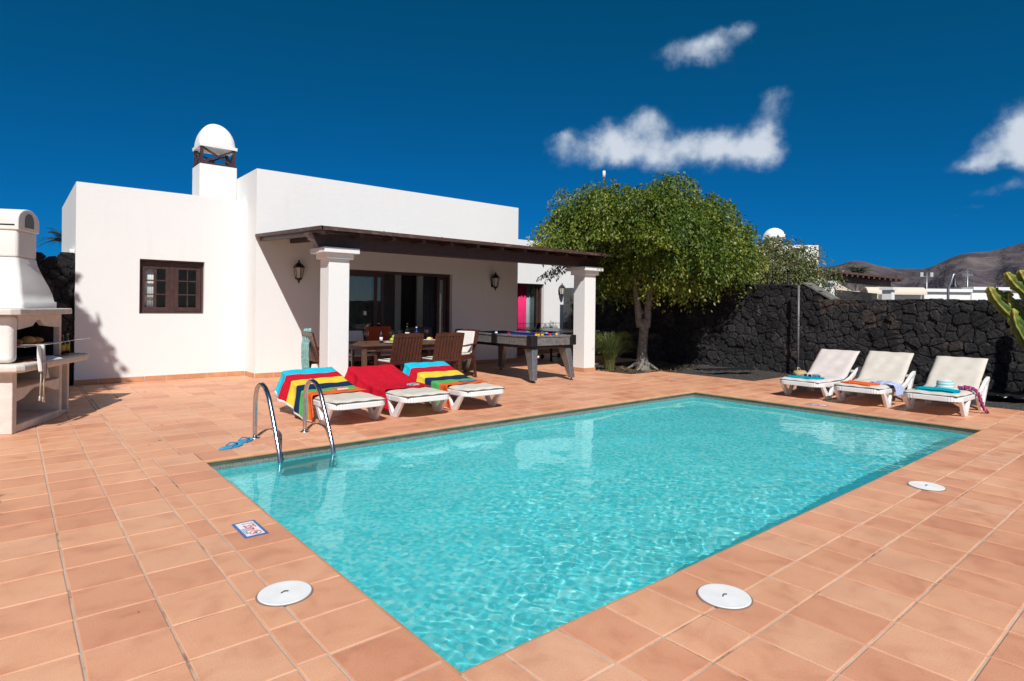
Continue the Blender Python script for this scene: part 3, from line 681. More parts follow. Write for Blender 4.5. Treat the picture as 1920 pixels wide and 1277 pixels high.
mb.box(cxm - hw, cxm + hw, cym - hd, cym + hd, zl1, zl1 + .055)
N, K = 40, 14; vs = []; fs = []
for i in range(K):
    ph = (PI / 2) * i / K; zz = zl1 + .055 + .47 * math.sin(ph); rr = math.cos(ph); e = 7 - 5 * (i / K) ** .6
    for k in range(N):
        a = 2 * PI * k / N; c_, s_ = math.cos(a), math.sin(a); q = (abs(c_) ** e + abs(s_) ** e) ** (-1 / e)
        vs.append((cxm + (hw - .006) * rr * q * c_, cym + (hd - .006) * rr * q * s_, zz))
vs.append((cxm, cym, zl1 + .055 + .47))
for i in range(K - 1):
    for k in range(N): fs.append((i * N + k, i * N + (k + 1) % N, (i + 1) * N + (k + 1) % N, (i + 1) * N + k))
for k in range(N): fs.append(((K - 1) * N + k, (K - 1) * N + (k + 1) % N, len(vs) - 1))
mb.add(vs, fs, 0, True)
sub(mb, 'dome', M['plaster'], chs)
# sliding doors of the living room
dx0, dx1, _, dz1 = DOOR
mb = MB(); yy0, yy1 = YF + .10, YF + .24
mb.box(dx0, dx0 + .05, yy0, yy1, 0, dz1); mb.box(dx1 - .05, dx1, yy0, yy1, 0, dz1); mb.box(dx0 + .05, dx1 - .05, yy0, yy1, dz1 - .055, dz1); mb.box(dx0 + .05, dx1 - .05, yy0, yy1, .002, .03)
sd = part(mb, 'sliding_door', M['brownwood'], house, .003)
def sash(a, b, y, glass, name='sash'):
    s = MB(); t = .03
    s.box(a, a + .07, y, y + t, .03, dz1 - .056); s.box(b - .07, b, y, y + t, .03, dz1 - .056); s.box(a + .07, b - .07, y, y + t, dz1 - .13, dz1 - .056); s.box(a + .07, b - .07, y, y + t, .03, .13)
    o = sub(s, name, M['brownwood'], sd, .002)
    s = MB(); s.box(a + .06, b - .06, y + .012, y + .018, .12, dz1 - .12); sub(s, 'glass', glass, sd)
sash(dx0 + .05, 5.86, YF + .12, M['tinted']); sash(5.02, 6.04, YF + .165, M['tinted']); sash(7.36, dx1 - .05, YF + .165, M['tinted'])
s = MB(); s.lathe([(0, 0), (.035, 0), (.035, .002), (0, .002)], 20, X=Matrix.Translation((5.66, YF + .116, 1.36)) @ Matrix.Rotation(PI / 2, 4, 'X'))
sub(s, 'round_sticker', simple('maroon_sticker', (.06, .01, .015), .4), sd)
s = MB(); s.box(5.55, 5.615, YF + .112, YF + .116, 1.14, 1.22); sub(s, 'notice', M['white'], sd)
# wing door
dx0, dx1, _, dz1 = WDOOR
mb = MB(); yy0, yy1 = YW + .10, YW + .22
mb.box(dx0, dx0 + .07, yy0, yy1, 0, dz1); mb.box(dx1 - .07, dx1, yy0, yy1, 0, dz1); mb.box(dx0 + .07, dx1 - .07, yy0, yy1, dz1 - .06, dz1); mb.box(dx0 + .07, dx1 - .07, yy0, yy1, .002, .04); mb.box(12.06, 12.11, yy0 + .02, yy1 - .02, .04, dz1 - .06)
wd = part(mb, 'bedroom_door', M['brownwood'], house, .003)
s = MB(); s.box(11.84, 12.06, YW + .15, YW + .156, .04, dz1 - .06); sub(s, 'glass', M['tinted'], wd)
# interior: floor, back wall with a tall doorway, partition with shade in its charcoal colour, brick pier
mb = MB(); mb.box(XM + .25, XM1 - .25, YF + .281, 16.2, -.3, 0); part(mb, 'floor', simple('interior_floor', (.30, .15, .09), .35, .15, 4), house)
mb = MB(); wall_panel(mb, 'y', 13.1, 13.25, XM + .25, XM1 - .25, 0, 2.75, [(7.38, 7.84, 0, 2.22)]); part(mb, 'inner_wall', M['plaster_in'], house)
mb = MB(); mb.box(7.38, 7.84, 13.17, 13.22, 0, 2.22); part(mb, 'inner_door', simple('dark_oak_door', (.018, .011, .008), .5), house)
mb = MB(); mb.box(6.45, 7.02, 12.75, 12.85, 0, 2.75); part(mb, 'partition', M['shade_in'], house)
def brickpier():
    m, nt, b = newmat('red_brick_pier'); co = coords(nt)
    bt = node(nt, 'ShaderNodeTexBrick'); bt.inputs['Scale'].default_value = 1; bt.inputs['Brick Width'].default_value = .24; bt.inputs['Row Height'].default_value = .085; bt.inputs['Mortar Size'].default_value = .022
    bt.inputs['Color1'].default_value = (.26, .05, .035, 1); bt.inputs['Color2'].default_value = (.18, .035, .03, 1); bt.inputs['Mortar'].default_value = (.5, .42, .36, 1)
    sp = nt.nodes.new('ShaderNodeSeparateXYZ'); nt.links.new(co, sp.inputs[0]); cb = nt.nodes.new('ShaderNodeCombineXYZ')
    ad = node(nt, 'ShaderNodeMath', operation='ADD'); nt.links.new(sp.outputs[0], ad.inputs[0]); nt.links.new(sp.outputs[1], ad.inputs[1])
    nt.links.new(ad.outputs[0], cb.inputs[0]); nt.links.new(sp.outputs[2], cb.inputs[1]); nt.links.new(cb.outputs[0], bt.inputs[0]); nt.links.new(bt.outputs[0], b.inputs['Base Color']); b.inputs['Roughness'].default_value = .85
    return m
mb = MB(); mb.box(7.74, 7.98, 12.3, 12.54, 0, 2.75); part(mb, 'brick_pier', brickpier(), house)
mb = MB(); mb.box(7.98, 8.04, 13.085, 13.1, 1.05, 1.16); part(mb, 'light_switch', M['white'], house)
# air vent pipe and small antenna mast on the wing roof
mb = MB(); mb.tube([(15.15, 13.4, 0), (15.15, 13.4, 5.75)], .022, 8); t_ = thing('antenna_mast', 'slim white mast rising above the tall tree', 'antenna', (15.15, 13.4, 0))
part(mb, 'mast', M['aluminium'], t_); mb = MB(); mb.lathe([(.0, 0), (.05, .01), (.055, .12), (.05, .22), (0, .24)], 12, (15.15, 13.4, 5.7)); part(mb, 'receiver', M['white'], t_)
# curtains
def curtain(name, x0, x1, y, z0, z1, folds, amp, mat, label, side=0):
    mb = MB(); n = folds * 8
    mb.sheet([[(x0 + (x1 - x0) * i / n, y + amp * math.sin(2 * PI * i / 8) + amp * .4 * math.sin(i * .37), z) for z in (z1, (z0 + z1) / 2, z0)] for i in range(n + 1)], .003)
    tag(mb.obj(name, mat), label, 'curtain')
M['greycurtain'] = simple('slate_curtain', (.055, .06, .075), .9, .15, 9); M['pale_reflection'] = simple('grey_green_reflection', (.62, .68, .66), .9, .1, 9); M['pink'] = simple('magenta_curtain', (.62, .015, .13), .85, .1, 9); M['bluegrey'] = simple('duck_egg_voile', (.30, .38, .40), .9, .08, 9)
curtain('curtain', 7.10, 7.46, YF + .33, .03, 2.03, 6, .03, M['greycurtain'], 'slate grey curtain gathered at the right of the sliding doors')
curtain('curtain', 4.80, 5.80, YF + .30, .9, 2.03, 10, .022, M['pale_reflection'], 'pale grey green sheet added behind the left sliding door pane in place of its reflection')  # added sheet stands in for the pale reflection in the glass
curtain('curtain', 11.50, 11.82, YW + .32, .03, 1.99, 5, .03, M['pink'], 'bright magenta curtain in the back bedroom doorway')
curtain('curtain', 11.84, 12.16, YW + .34, .03, 1.99, 5, .03, M['bluegrey'], 'pale blue grey curtain next to the magenta one')

# ------------------------------------------------------------------ pergola
pg = thing('pergola', 'dark brown timber pergola roof on two white columns along the terrace', 'pergola', (6.3, 8.7, 0))
CX, CYF, CW_ = (3.62, 9.15), 8.58, .325
for cx_ in CX:
    mb = MB(); mb.box(cx_, cx_ + CW_, CYF, CYF + CW_, 0, 2.03); c_ = part(mb, 'column', M['plaster'], pg, .006)
    mb = MB(); mb.box(cx_ - .05, cx_ + CW_ + .05, CYF - .05, CYF + CW_ + .05, 2.03, 2.112); mb.box(cx_ - .115, cx_ + CW_ + .115, CYF - .115, CYF + CW_ + .115, 2.112, 2.192)
    sub(mb, 'capital', M['plaster'], c_, .008)
    mb = MB(); t = .011
    mb.box(cx_ - t, cx_ + CW_ + t, CYF - t, CYF - .0005, .002, .085); mb.box(cx_ - t, cx_ + CW_ + t, CYF + CW_ + .0005, CYF + CW_ + t, .002, .085); mb.box(cx_ - t, cx_ - .0005, CYF, CYF + CW_, .002, .085); mb.box(cx_ + CW_ + .0005, cx_ + CW_ + t, CYF, CYF + CW_, .002, .085)
    sub(mb, 'skirting', M['skirt'], c_, .002)
mb = MB(); by0, by1 = CYF + .06, CYF + .24
prof = [(3.47, 2.194), (9.62, 2.194), (9.62, 2.40), (3.33, 2.40), (3.33, 2.355), (3.365, 2.345), (3.385, 2.31), (3.43, 2.285), (3.46, 2.24)]
mb.prism(prof, by0, by1, 'y'); part(mb, 'beam', M['brownwood'], pg, .004)
ZW_, ZF_ = 2.565, 2.43; YE = 8.30
def rz(y): return ZF_ + (ZW_ - ZF_) * (y - YE) / (YF - YE)
for k, x in enumerate(np.linspace(3.48, 9.45, 12)):
    mb = MB(); mb.bar((x, YE + .03, rz(YE + .03) - .045), (x, YF - .005, rz(YF) - .045), .06, .075); part(mb, 'rafter', M['brownwood'], pg)
mb = MB(); x0r, x1r = 3.40, 9.58
n = 44
for k in range(n):       # roof boards with narrow joints
    a, b = x0r + (x1r - x0r) * k / n, x0r + (x1r - x0r) * (k + 1) / n - .004
    mb.hexa([(a, YE, rz(YE) - .006), (b, YE, rz(YE) - .006), (b, YF - .003, rz(YF) - .006), (a, YF - .003, rz(YF) - .006)], [(a, YE, rz(YE) + .014), (b, YE, rz(YE) + .014), (b, YF - .003, rz(YF) + .014), (a, YF - .003, rz(YF) + .014)])
part(mb, 'roof_board', M['brownwood'], pg)
def fascia():
    m, nt, b = newmat('peeling_brown_paint'); co = coords(nt, (3, 3, 12))
    n = node(nt, 'ShaderNodeTexNoise'); n.inputs['Scale'].default_value = 3; n.inputs['Detail'].default_value = 8; nt.links.new(co, n.inputs[0])
    r = ramp(nt, [(.3, (.05, .025, .02)), (.6, (.095, .05, .042)), (.74, (.20, .13, .11))], n.outputs[0]); nt.links.new(r.outputs[0], b.inputs['Base Color']); b.inputs['Roughness'].default_value = .6
    return m
M['fascia'] = fascia()
mb = MB(); xs_ = [3.37, 4.35, 5.4, 6.5, 7.6, 8.7, 9.61]
for a, b in zip(xs_[:-1], xs_[1:]): mb.box(a + .003, b - .003, YE - .035, YE - .002, ZF_ - .02, ZF_ + .035)
for a in xs_[1:-1]: mb.box(a - .018, a + .018, YE - .04, YE - .0355, ZF_ - .024, ZF_ + .039)
mb.hexa([(3.365, YE - .035, ZF_ - .02), (3.398, YE - .035, ZF_ - .02), (3.398, YF - .004, ZW_ - .02), (3.365, YF - .004, ZW_ - .02)], [(3.365, YE - .035, ZF_ + .036), (3.398, YE - .035, ZF_ + .036), (3.398, YF - .004, ZW_ + .036), (3.365, YF - .004, ZW_ + .036)])
part(mb, 'fascia', M['fascia'], pg, .003)

# ------------------------------------------------------------------ lanterns
def lantern(x, y, zc, label):
    t = thing('wall_lantern', label, 'lantern', (x, y, zc), 0, 'wall lanterns on the villa')
    def hexr(r, z, n=6): return [(r * math.cos(PI / 6 + 2 * PI * k / n), -.13 + r * math.sin(PI / 6 + 2 * PI * k / n), z) for k in range(n)]
    mb = MB(); mb.hexa(hexr(.055, -.11), hexr(.088, .085)); mb.obj('lamp_glass', M['lampglass'], t)
    mb = MB()
    for k in range(6):
        a = PI / 6 + 2 * PI * k / 6
        mb.tube([(.058 * math.cos(a), -.13 + .058 * math.sin(a), -.11), (.092 * math.cos(a), -.13 + .092 * math.sin(a), .09)], .006, 5)
    mb.hexa(hexr(.06, -.125), hexr(.062, -.105)); mb.hexa(hexr(.105, .085), hexr(.108, .10)); mb.hexa(hexr(.104, .10), hexr(.06, .155)); mb.hexa(hexr(.06, .155), hexr(.03, .18))
    mb.lathe([(0, .175), (.018, .18), (.012, .195), (.022, .207), (.012, .222), (0, .235)], 10, (0, -.13, 0))
    mb.lathe([(0, -.205), (.012, -.195), (.02, -.18), (.012, -.165), (.04, -.14), (.055, -.125)], 10, (0, -.13, 0))
    mb.obj('cage', M['blackmetal'], t)
    mb = MB(); mb.box(-.03, .03, -.015, -.001, -.12, .08); mb.tube([(0, -.008, -.05), (0, -.05, -.08), (0, -.1, -.13), (0, -.13, -.15)], .01, 6); mb.obj('bracket', M['blackmetal'], t)
    return t
l1 = lantern(4.12, YF, 1.94, 'black six sided lantern on the shaded wall left of the left column')
for x, y, z, lb in ((8.80, YF, 1.93, 'black lantern on the shaded wall above the pool table'), (12.87, YW, 1.86, 'black lantern on the sunlit back wall beside the magenta curtain')):
    copy_tree(l1, None, lb, (x, y, z))

# ------------------------------------------------------------------ lava stone walls
def stone_wall(name, segs, label, seed, parent=None):
    """segs: list of (p0, p1, thickness, z0, ztop function(t)) ; individually shaped stones over a dark core"""
    R = random.Random(seed); mb = MB()
    for (p0, p1, th, z0, zt) in segs:
        p0 = Vector(p0); p1 = Vector(p1); L = (p1 - p0).length; d = (p1 - p0).normalized(); nrm = Vector((d.y, -d.x))   # stones on the nrm side
        n = max(2, int(L / .35))
        for k in range(n):
            a, b = L * k / n, L * (k + 1) / n
            za, zb = zt(a / L) - .10, zt(b / L) - .10
            A = p0 + d * a; B = p0 + d * b; C = B - nrm * th; D = A - nrm * th
            mb.hexa([(A.x, A.y, z0), (B.x, B.y, z0), (C.x, C.y, z0), (D.x, D.y, z0)], [(A.x, A.y, za), (B.x, B.y, zb), (C.x, C.y, zb), (D.x, D.y, za)], 1)
        # stones: jittered rows of polygonal blocks
        S = .165; nu = int(L / (S * 1.15)) + 1
        hmax = max(zt(t / 20) for t in range(21)) - z0; nv = int(hmax / S) + 1
        pts = {}
        for i in range(-1, nu + 2):
            for j in range(-1, nv + 2):
                pts[i, j] = (S * 1.15 * (i + (.5 if j % 2 else 0)) + R.uniform(-.10, .10), S * j + R.uniform(-.075, .075) + .1)
        keys = list(pts)
        for (i, j) in keys:
            cx_, cz_ = pts[i, j]
            if not (-.05 < cx_ < L + .05): continue
            top = zt(min(1, max(0, cx_ / L)))
            if cz_ + z0 > top + .12: continue
            # voronoi cell by half-plane clipping with neighbours
            poly = [(cx_ - .4, cz_ - .4), (cx_ + .4, cz_ - .4), (cx_ + .4, cz_ + .4), (cx_ - .4, cz_ + .4)]
            for di in (-2, -1, 0, 1, 2):
                for dj in (-2, -1, 0, 1, 2):
                    q = pts.get((i + di, j + dj))
                    if q is None or (di == 0 and dj == 0): continue
                    mx, mz = (cx_ + q[0]) / 2, (cz_ + q[1]) / 2; nx_, nz_ = q[0] - cx_, q[1] - cz_
                    out = []
                    for k in range(len(poly)):
                        a, b = poly[k], poly[(k + 1) % len(poly)]
                        fa = (a[0] - mx) * nx_ + (a[1] - mz) * nz_; fb = (b[0] - mx) * nx_ + (b[1] - mz) * nz_
                        if fa <= 0: out.append(a)
                        if fa * fb < 0: t = fa / (fa - fb); out.append((a[0] + (b[0] - a[0]) * t, a[1] + (b[1] - a[1]) * t))
                    poly = out
                    if len(poly) < 3: break
                if len(poly) < 3: break
            if len(poly) < 3: continue
            tl = top - z0 + R.uniform(-.006, .008); out = []
            for k in range(len(poly)):
                a, b = poly[k], poly[(k + 1) % len(poly)]
                if a[1] <= tl: out.append(a)
                if (a[1] - tl) * (b[1] - tl) < 0: t = (tl - a[1]) / (b[1] - a[1]); out.append((a[0] + (b[0] - a[0]) * t, tl))
            poly = [(min(max(a, -.02), L + .02), b) for a, b in out]
            if len(poly) < 3 or max(p[1] for p in poly) - min(p[1] for p in poly) < .035: continue
            # subdivide outline, round corners, shrink for the joint
            m_ = len(poly); fine = []
            for k in range(m_):
                a, b = poly[k], poly[(k + 1) % m_]
                for t in (.14, .5, .86): fine.append((a[0] + (b[0] - a[0]) * t, a[1] + (b[1] - a[1]) * t))
            gx = sum(p[0] for p in fine) / len(fine); gz = sum(p[1] for p in fine) / len(fine)
            dep = R.uniform(.0, .035); out3 = []
            def P3(a, b, u): q = p0 + d * a + nrm * u; return (q.x, q.y, b + z0)
            rings = []
            for (sc, u) in ((.985, -.10), (.98, dep - .004), (.945, dep + .014), (.70, dep + .022)):
                rings.append([P3(gx + (a - gx) * sc + R.uniform(-.005, .005), gz + (b - gz) * sc + R.uniform(-.005, .005), u + R.uniform(-.006, .006) * (u > 0)) for a, b in fine])
            vs = [p for r in rings for p in r] + [P3(gx, gz, dep + .024 + R.uniform(-.01, .012))]; nn = len(fine)
            fs = [(r * nn + k, r * nn + (k + 1) % nn, (r + 1) * nn + (k + 1) % nn, (r + 1) * nn + k) for r in range(3) for k in range(nn)]
            fs += [(3 * nn + k, 3 * nn + (k + 1) % nn, 4 * nn) for k in range(nn)]
            mb.add(vs, fs, 0, False)
    o = mb.obj(name, [M['lava'], M['mortar']]); tag(o, label, 'wall'); return o
def top_r(t):     # boundary wall along X = 12.85, t = 0 at Y = 12.4
    y = 12.4 + t * (-6 - 12.4)
    if y > 5.72: return 1.90 + .02 * math.sin(y * 3)
    if y > 5.22: return 1.90 - (5.72 - y) / .5 * .335
    return 1.565 + .012 * math.sin(y * 4)
stone_wall('lava_stone_wall', [((12.85, 12.4), (12.85, -6), .38, -.35, top_r)], 'black lava stone boundary wall behind the three right loungers', 5)
def top_l(t): return 2.2 - .10 * t + (.03 * math.sin(t * 40))
stone_wall('lava_stone_wall', [((-3.0, 11.93), (XB0 - .012, 11.93), .4, -.1, top_l), ], 'black lava stone wall between the barbecue and the villa', 9)
mb = MB(); mb.box(XB0 - .07, XB0 - .003, 11.97, 15.2, 2.12, 2.19); tag(mb.obj('wall_coping', M['plaster'], None, .008), 'narrow white ledge on top of the left stone wall', 'ledge')
# pale mortar cap on the sloping step of the boundary wall
mb = MB(); mb.hexa([(12.80, 5.76, 1.90), (12.80, 5.20, 1.565), (13.25, 5.20, 1.565), (13.25, 5.76, 1.90)][::-1], [(12.80, 5.76, 1.935), (12.80, 5.20, 1.60), (13.25, 5.20, 1.60), (13.25, 5.76, 1.935)][::-1])
tag(mb.obj('wall_capping', simple('grey_lichen_mortar', (.15, .145, .13), .95, .35, 14, .01, 40)), 'grey mortar capping on the sloping step of the boundary wall', 'wall cap')
mb = MB(); mb.box(12.66, 12.82, 12.4, 12.75, 0, 1.93); 
tag(mb.obj('stone_pier', M['stonegrey'], None, .01), 'grey stone pier at the far end of the boundary wall', 'pier')
# ------------------------------------------------------------------ sun loungers
LW = .66
def lounger_top(ang, back):
    """centre line of the lying surface: list of (x, z) at small steps"""
    pts = []; hx, hz = .93, .262
    n = 60
    for k in range(26): x = .02 + (hx - .08 - .02) * k / 25; pts.append((x, .262 - .010 * math.sin(PI * x / .9)))
    for k in range(1, 9):
        t = k / 8; a = ang * t; pts.append((pts[-1][0] + .02 * math.cos(a), pts[-1][1] + .02 * math.sin(a)))
    bx, bz = pts[-1]
    for k in range(1, 23): pts.append((bx + back * k / 22 * math.cos(ang), bz + back * k / 22 * math.sin(ang)))
    return pts
def make_lounger(label, ang, back, cush, seed=1):
    R = random.Random(seed)
    t = thing('sun_lounger', label, 'sun lounger', (0, 0, 0), 0, 'sun loungers around the pool')
    hw = LW / 2
    # side rails sweep up into arm ends; U-shaped front
    rail = [(.14, .228), (.4, .222), (.7, .218), (.92, .225), (1.08, .262), (1.22, .325), (1.34, .378), (1.46, .405)]
    mb = MB(); h, w_ = .062, .045
    for s in (-1, 1):
        P_ = []
        for (x, z) in rail: P_.append([(x, s * (hw - w_), z - h / 2), (x, s * hw, z - h / 2), (x, s * hw, z + h / 2), (x, s * (hw - w_), z + h / 2)])
        for a, b in zip(P_[:-1], P_[1:]): mb.hexa(a if s > 0 else a[::-1], b if s > 0 else b[::-1])
    arc = [(.14 - .14 * math.sin(q), hw - .14 + .14 * math.cos(q)) for q in [PI / 2 * k / 6 for k in range(7)]]
    path = [(x, y) for x, y in arc] + [(x, -y) for x, y in arc[::-1]]
    inn = [(.14 - (.14 - w_) * math.sin(q), hw - .14 + (.14 - w_) * math.cos(q)) for q in [PI / 2 * k / 6 for k in range(7)]]
    inn = inn + [(x, -y) for x, y in inn[::-1]]
    for k in range(len(path) - 1):
        a, b, c, d = path[k], path[k + 1], inn[k + 1], inn[k]
        mb.hexa([(p[0], p[1], .228 - h / 2) for p in (a, d, c, b)][::-1], [(p[0], p[1], .228 + h / 2) for p in (a, d, c, b)][::-1])
    mb.box(1.38, 1.42, -hw + w_, hw - w_, .335, .375); mb.box(.88, .93, -hw + w_, hw - w_, .19, .225)
    mb.obj('frame', M['white_resin'], t, .009, 3)
    mb = MB()   # moulded seat and back slats
    for k in range(9): x = .075 + k * .094; mb.box(x, x + .08, -hw + w_ + .001, hw - w_ - .001, .226, .250)
    mb.obj('seat', M['white_resin'], t, .004)
    pts = lounger_top(ang, back); hx, hz = pts[26]
    ca, sa = math.cos(ang), math.sin(ang)
    X = Matrix.Translation((hx, 0, hz - .028)) @ Matrix.Rotation(-ang, 4, 'Y')
    mb = MB()
    for k in range(7): x = .02 + k * (back - .03) / 7; mb.box(x, x + (back - .03) / 7 - .015, -hw + w_ + .02, hw - w_ - .02, -.02, .004, 0, X)
    mb.box(.0, back, -hw + w_ + .002, -hw + w_ + .04, -.034, .006, 0, X); mb.box(.0, back, hw - w_ - .04, hw - w_ - .002, -.034, .006, 0, X)
    br = mb.obj('backrest', M['white_resin'], t, .004)
    tip = X @ Vector((back * .8, 0, -.03))
    for s in (-1, 1):
        mb = MB(); mb.bar((tip.x, s * .2, tip.z), (1.36, s * .2, min(.36, tip.z - .01) if tip.z > .37 else .345), .03, .022)
        mb.obj('prop', M['white_resin'], t, .003)
    # V-shaped legs
    for s in (-1, 1):
        y0_, y1_ = (s * (hw - .004), s * (hw - .046)); ya, yb_ = min(y0_, y1_), max(y0_, y1_)
        mb = MB()
        mb.prism([(.105, .2), (.185, .2), (.315, .07), (.385, .0), (.255, .0)][::1], ya, yb_, 'y'); 
        mb.prism([(.46, .2), (.54, .2), (.385, .0), (.315, .0), (.33, .04)], ya + .0015, yb_ - .0015, 'y')
        mb.obj('leg', M['white_resin'], t, .006)
        mb = MB()
        mb.prism([(.88, .2), (.96, .2), (1.17, .0), (1.05, .0)], ya, yb_, 'y')
        mb.prism([(1.37, .4), (1.47, .4), (1.17, .0), (1.08, .0)], ya + .0015, yb_ - .0015, 'y')
        mb.obj('leg', M['white_resin'], t, .006)
    # padded cushion
    seq = lounger_top(ang, back + .01); n = len(seq); m = 20; mb = MB()
    ph = [R.uniform(0, 6) for _ in range(6)]
    top = []; bot = []
    for i, (x, z) in enumerate(seq):
        a = seq[max(0, i - 1)]; b = seq[min(n - 1, i + 1)]; L = math.hypot(b[0] - a[0], b[1] - a[1]); nx_, nz_ = -(b[1] - a[1]) / L, (b[0] - a[0]) / L
        e1 = min(1, i / 2.5, (n - 1 - i) / 2.5) ** .5 if 0 < i < n - 1 else 0
        rt, rb = [], []
        for j in range(m + 1):
            y = -hw + .022 + (LW - .044) * j / m; e2 = min(1, j / 1.6, (m - j) / 1.6) ** .5 if 0 < j < m else 0
            if i < 3: y *= 1 - .055 * (1 - i / 3) ** 2
            th = .012 + .030 * e1 * e2 + .0035 * math.sin(i * .55 + ph[0] + .9 * math.sin(j * .5)) + .003 * math.sin(j * .9 + i * .21 + ph[1])
            if abs(i - 28) < 4: th += .006 * math.cos((i - 28) * .8 + math.sin(j * .4 + ph[2]) * .8)
            rt.append((x + nx_ * th, y, z + nz_ * th)); rb.append((x - nx_ * -.001, y, z + .001))
        top.append(rt); bot.append(rb)
    N = n * (m + 1); vs = [p for r in top for p in r] + [p for r in bot for p in r]; fs = []; ms = []
    idx = lambda i, j: i * (m + 1) + j
    for i in range(n - 1):
        for j in range(m): fs.append((idx(i, j), idx(i + 1, j), idx(i + 1, j + 1), idx(i, j + 1))); ms.append(0)
    mb.add(vs, fs, 0, True)
    edge = [(idx(i, 0), idx(i + 1, 0)) for i in range(n - 1)][::-1]; 
    for i in range(n - 1): mb.f.append([idx(i, 0), N + idx(i, 0), N + idx(i + 1, 0), idx(i + 1, 0)]); mb.m.append(1); mb.sm.append(False)
    for i in range(n - 1): mb.f.append([idx(i + 1, m), N + idx(i + 1, m), N + idx(i, m), idx(i, m)]); mb.m.append(1); mb.sm.append(False)
    for j in range(m):
        mb.f.append([idx(0, j + 1), N + idx(0, j + 1), N + idx(0, j), idx(0, j)]); mb.m.append(1); mb.sm.append(False)
        mb.f.append([idx(n - 1, j), N + idx(n - 1, j), N + idx(n - 1, j + 1), idx(n - 1, j + 1)]); mb.m.append(0); mb.sm.append(False)
    mb.obj('mattress', [M[cush], M['piping']], t)
    return t
AL, BL = math.radians(15), .66
AR, BR = math.radians(37.5), .585
LL = [(2.985, 6.12, 'left poolside lounger under a striped towel with a book on it, by the ladder'), (3.845, 6.09, 'middle poolside lounger half covered by a plain red towel'), (4.70, 6.08, 'third poolside lounger under a striped towel, nearest the dining chairs')]
pl = make_lounger(LL[0][2], AL, BL, 'cushion', 3)
for k, (x, y, lb) in enumerate(LL):
    if k == 0: pl.location = (x, y, 0); pl.rotation_euler = (0, 0, PI / 2)
    else: copy_tree(pl, None, lb, (x, y, 0), PI / 2 - .012 * k)
LRS = [(9.12, 4.16, 'white lounger with pinkish cushion nearest the wall corner, holding a straw bag', 'cushion_pink'), (9.08, 3.34, 'white lounger with a folded orange towel on its foot end', 'cushion'), (9.09, 2.465, 'rightmost white lounger, with a striped hat and a knotted scarf on its cushion', 'cushion')]
for k, (x, y, lb, cu) in enumerate(LRS):
    q = make_lounger(lb, AR + (.0, .03, 0)[k], BR, cu, 20 + k); q.location = (x, y, 0); q.rotation_euler = (0, 0, (-.02, .015, 0)[k])
# towels draped over the left three: local frame = lounger frame (x from the foot, y across, +y is the pool-ladder side)
def drape(label, lx, ly, ang, back, s_from, s_to, bands, over, skew, hang, seed, rot=PI / 2, cat='towel', group=None):
    """sheet following the lying surface from arc position s_from..s_to, hanging over the +y edge by 'hang'(s)"""
    R = random.Random(seed); seq = lounger_top(ang, back)
    S = [0]
    for a, b in zip(seq[:-1], seq[1:]): S.append(S[-1] + math.hypot(b[0] - a[0], b[1] - a[1]))
    def at(s):
        if s >= S[-1]:     # over the top edge, falling behind
            x, z = seq[-1]; d = s - S[-1]; return (x + .02 + .05 * min(1, d / .05), z + .01 - max(0, d - .03), -math.sin(ang), math.cos(ang))
        s = max(0, s)
        for k in range(len(S) - 1):
            if S[k + 1] >= s: break
        t = (s - S[k]) / max(1e-6, S[k + 1] - S[k]); a, b = seq[k], seq[k + 1]; L = math.hypot(b[0] - a[0], b[1] - a[1])
        return (a[0] + (b[0] - a[0]) * t, a[1] + (b[1] - a[1]) * t, -(b[1] - a[1]) / L, (b[0] - a[0]) / L)
    nu, nv = 72, 44; grid = []; hw = LW / 2; ph = [R.uniform(0, 6) for _ in range(8)]
    for i in range(nu + 1):
        u = i / nu; row = []
        hg = hang(u)
        wtot = (hw + over) + hw + .008 + hg
        for j in range(nv + 1):
            v = j / nv; w_ = -(hw * 1.0 - .0) + over * -1 + .03 + v * wtot     # from -y edge to beyond +y edge
            s = s_from + (s_to - s_from) * u + skew * v * .5 - (.60 - .25 * u) * max(0, w_ - hw)
            x, z, nx_, nz_ = at(s); lift = .058 + .0035 * math.sin(u * 17 + v * 7 + ph[0]) * (1 if abs(w_) < hw else 2) + .003 * math.sin(v * 23 + ph[1])
            if w_ <= hw - .01: row.append((x + nx_ * lift, w_, z + nz_ * lift))
            else:
                d = w_ - (hw - .01); c = min(d, .05) / .05
                out = .028 * math.sin(c * PI / 2) + (.10 + .55 * u) * max(0, d - .05) + .016 * math.sin(u * 15 + ph[2]) * min(1, d / .12) + .008 * math.sin(u * 31 + ph[3]) * min(1, d / .12)
                zz = z + nz_ * lift - .022 * (1 - math.cos(c * PI / 2)) - max(0, d - .03)
                row.append((x + nx_ * lift, hw - .01 + out + .006, max(.02, zz)))
        grid.append(row)
    mb = MB(); nb = len(bands)
    mb.sheet([[p for p in r] for r in grid], .006, lambda i, j: (nb if (j == nv - 1 and nb > 1) else min(nb - 1, int(i / nu * nb))))
    o = mb.obj('beach_towel', [M[b] for b in bands] + [M['white']], None, loc=(lx, ly, 0), rotz=rot)
    tag(o, label, cat, group); return o
ST = ['orange', 'green', 'navy', 'yellow', 'red', 'cyan']
drape('striped towel over the left lounger, its edge hanging behind the pool ladder', 2.985, 6.12, AL, BL, .56, 1.62, ST, .03, -.06, lambda u: .26 - .08 * u + .02 * math.sin(u * 9), 4)
drape('plain red bath towel over the middle lounger', 3.845, 6.09, AL, BL, .50, 1.60, ['red'], .03, -.02, lambda u: .19 - .15 * u if u < .6 else .12 + .05 * math.sin((u - .6) * 4), 5, PI / 2 - .012)
drape('striped towel over the third lounger with a magazine lying on it', 4.70, 6.08, AL, BL, .42, 1.62, ST, .03, -.02, lambda u: .33 - .22 * u ** .7, 6, PI / 2 - .024)
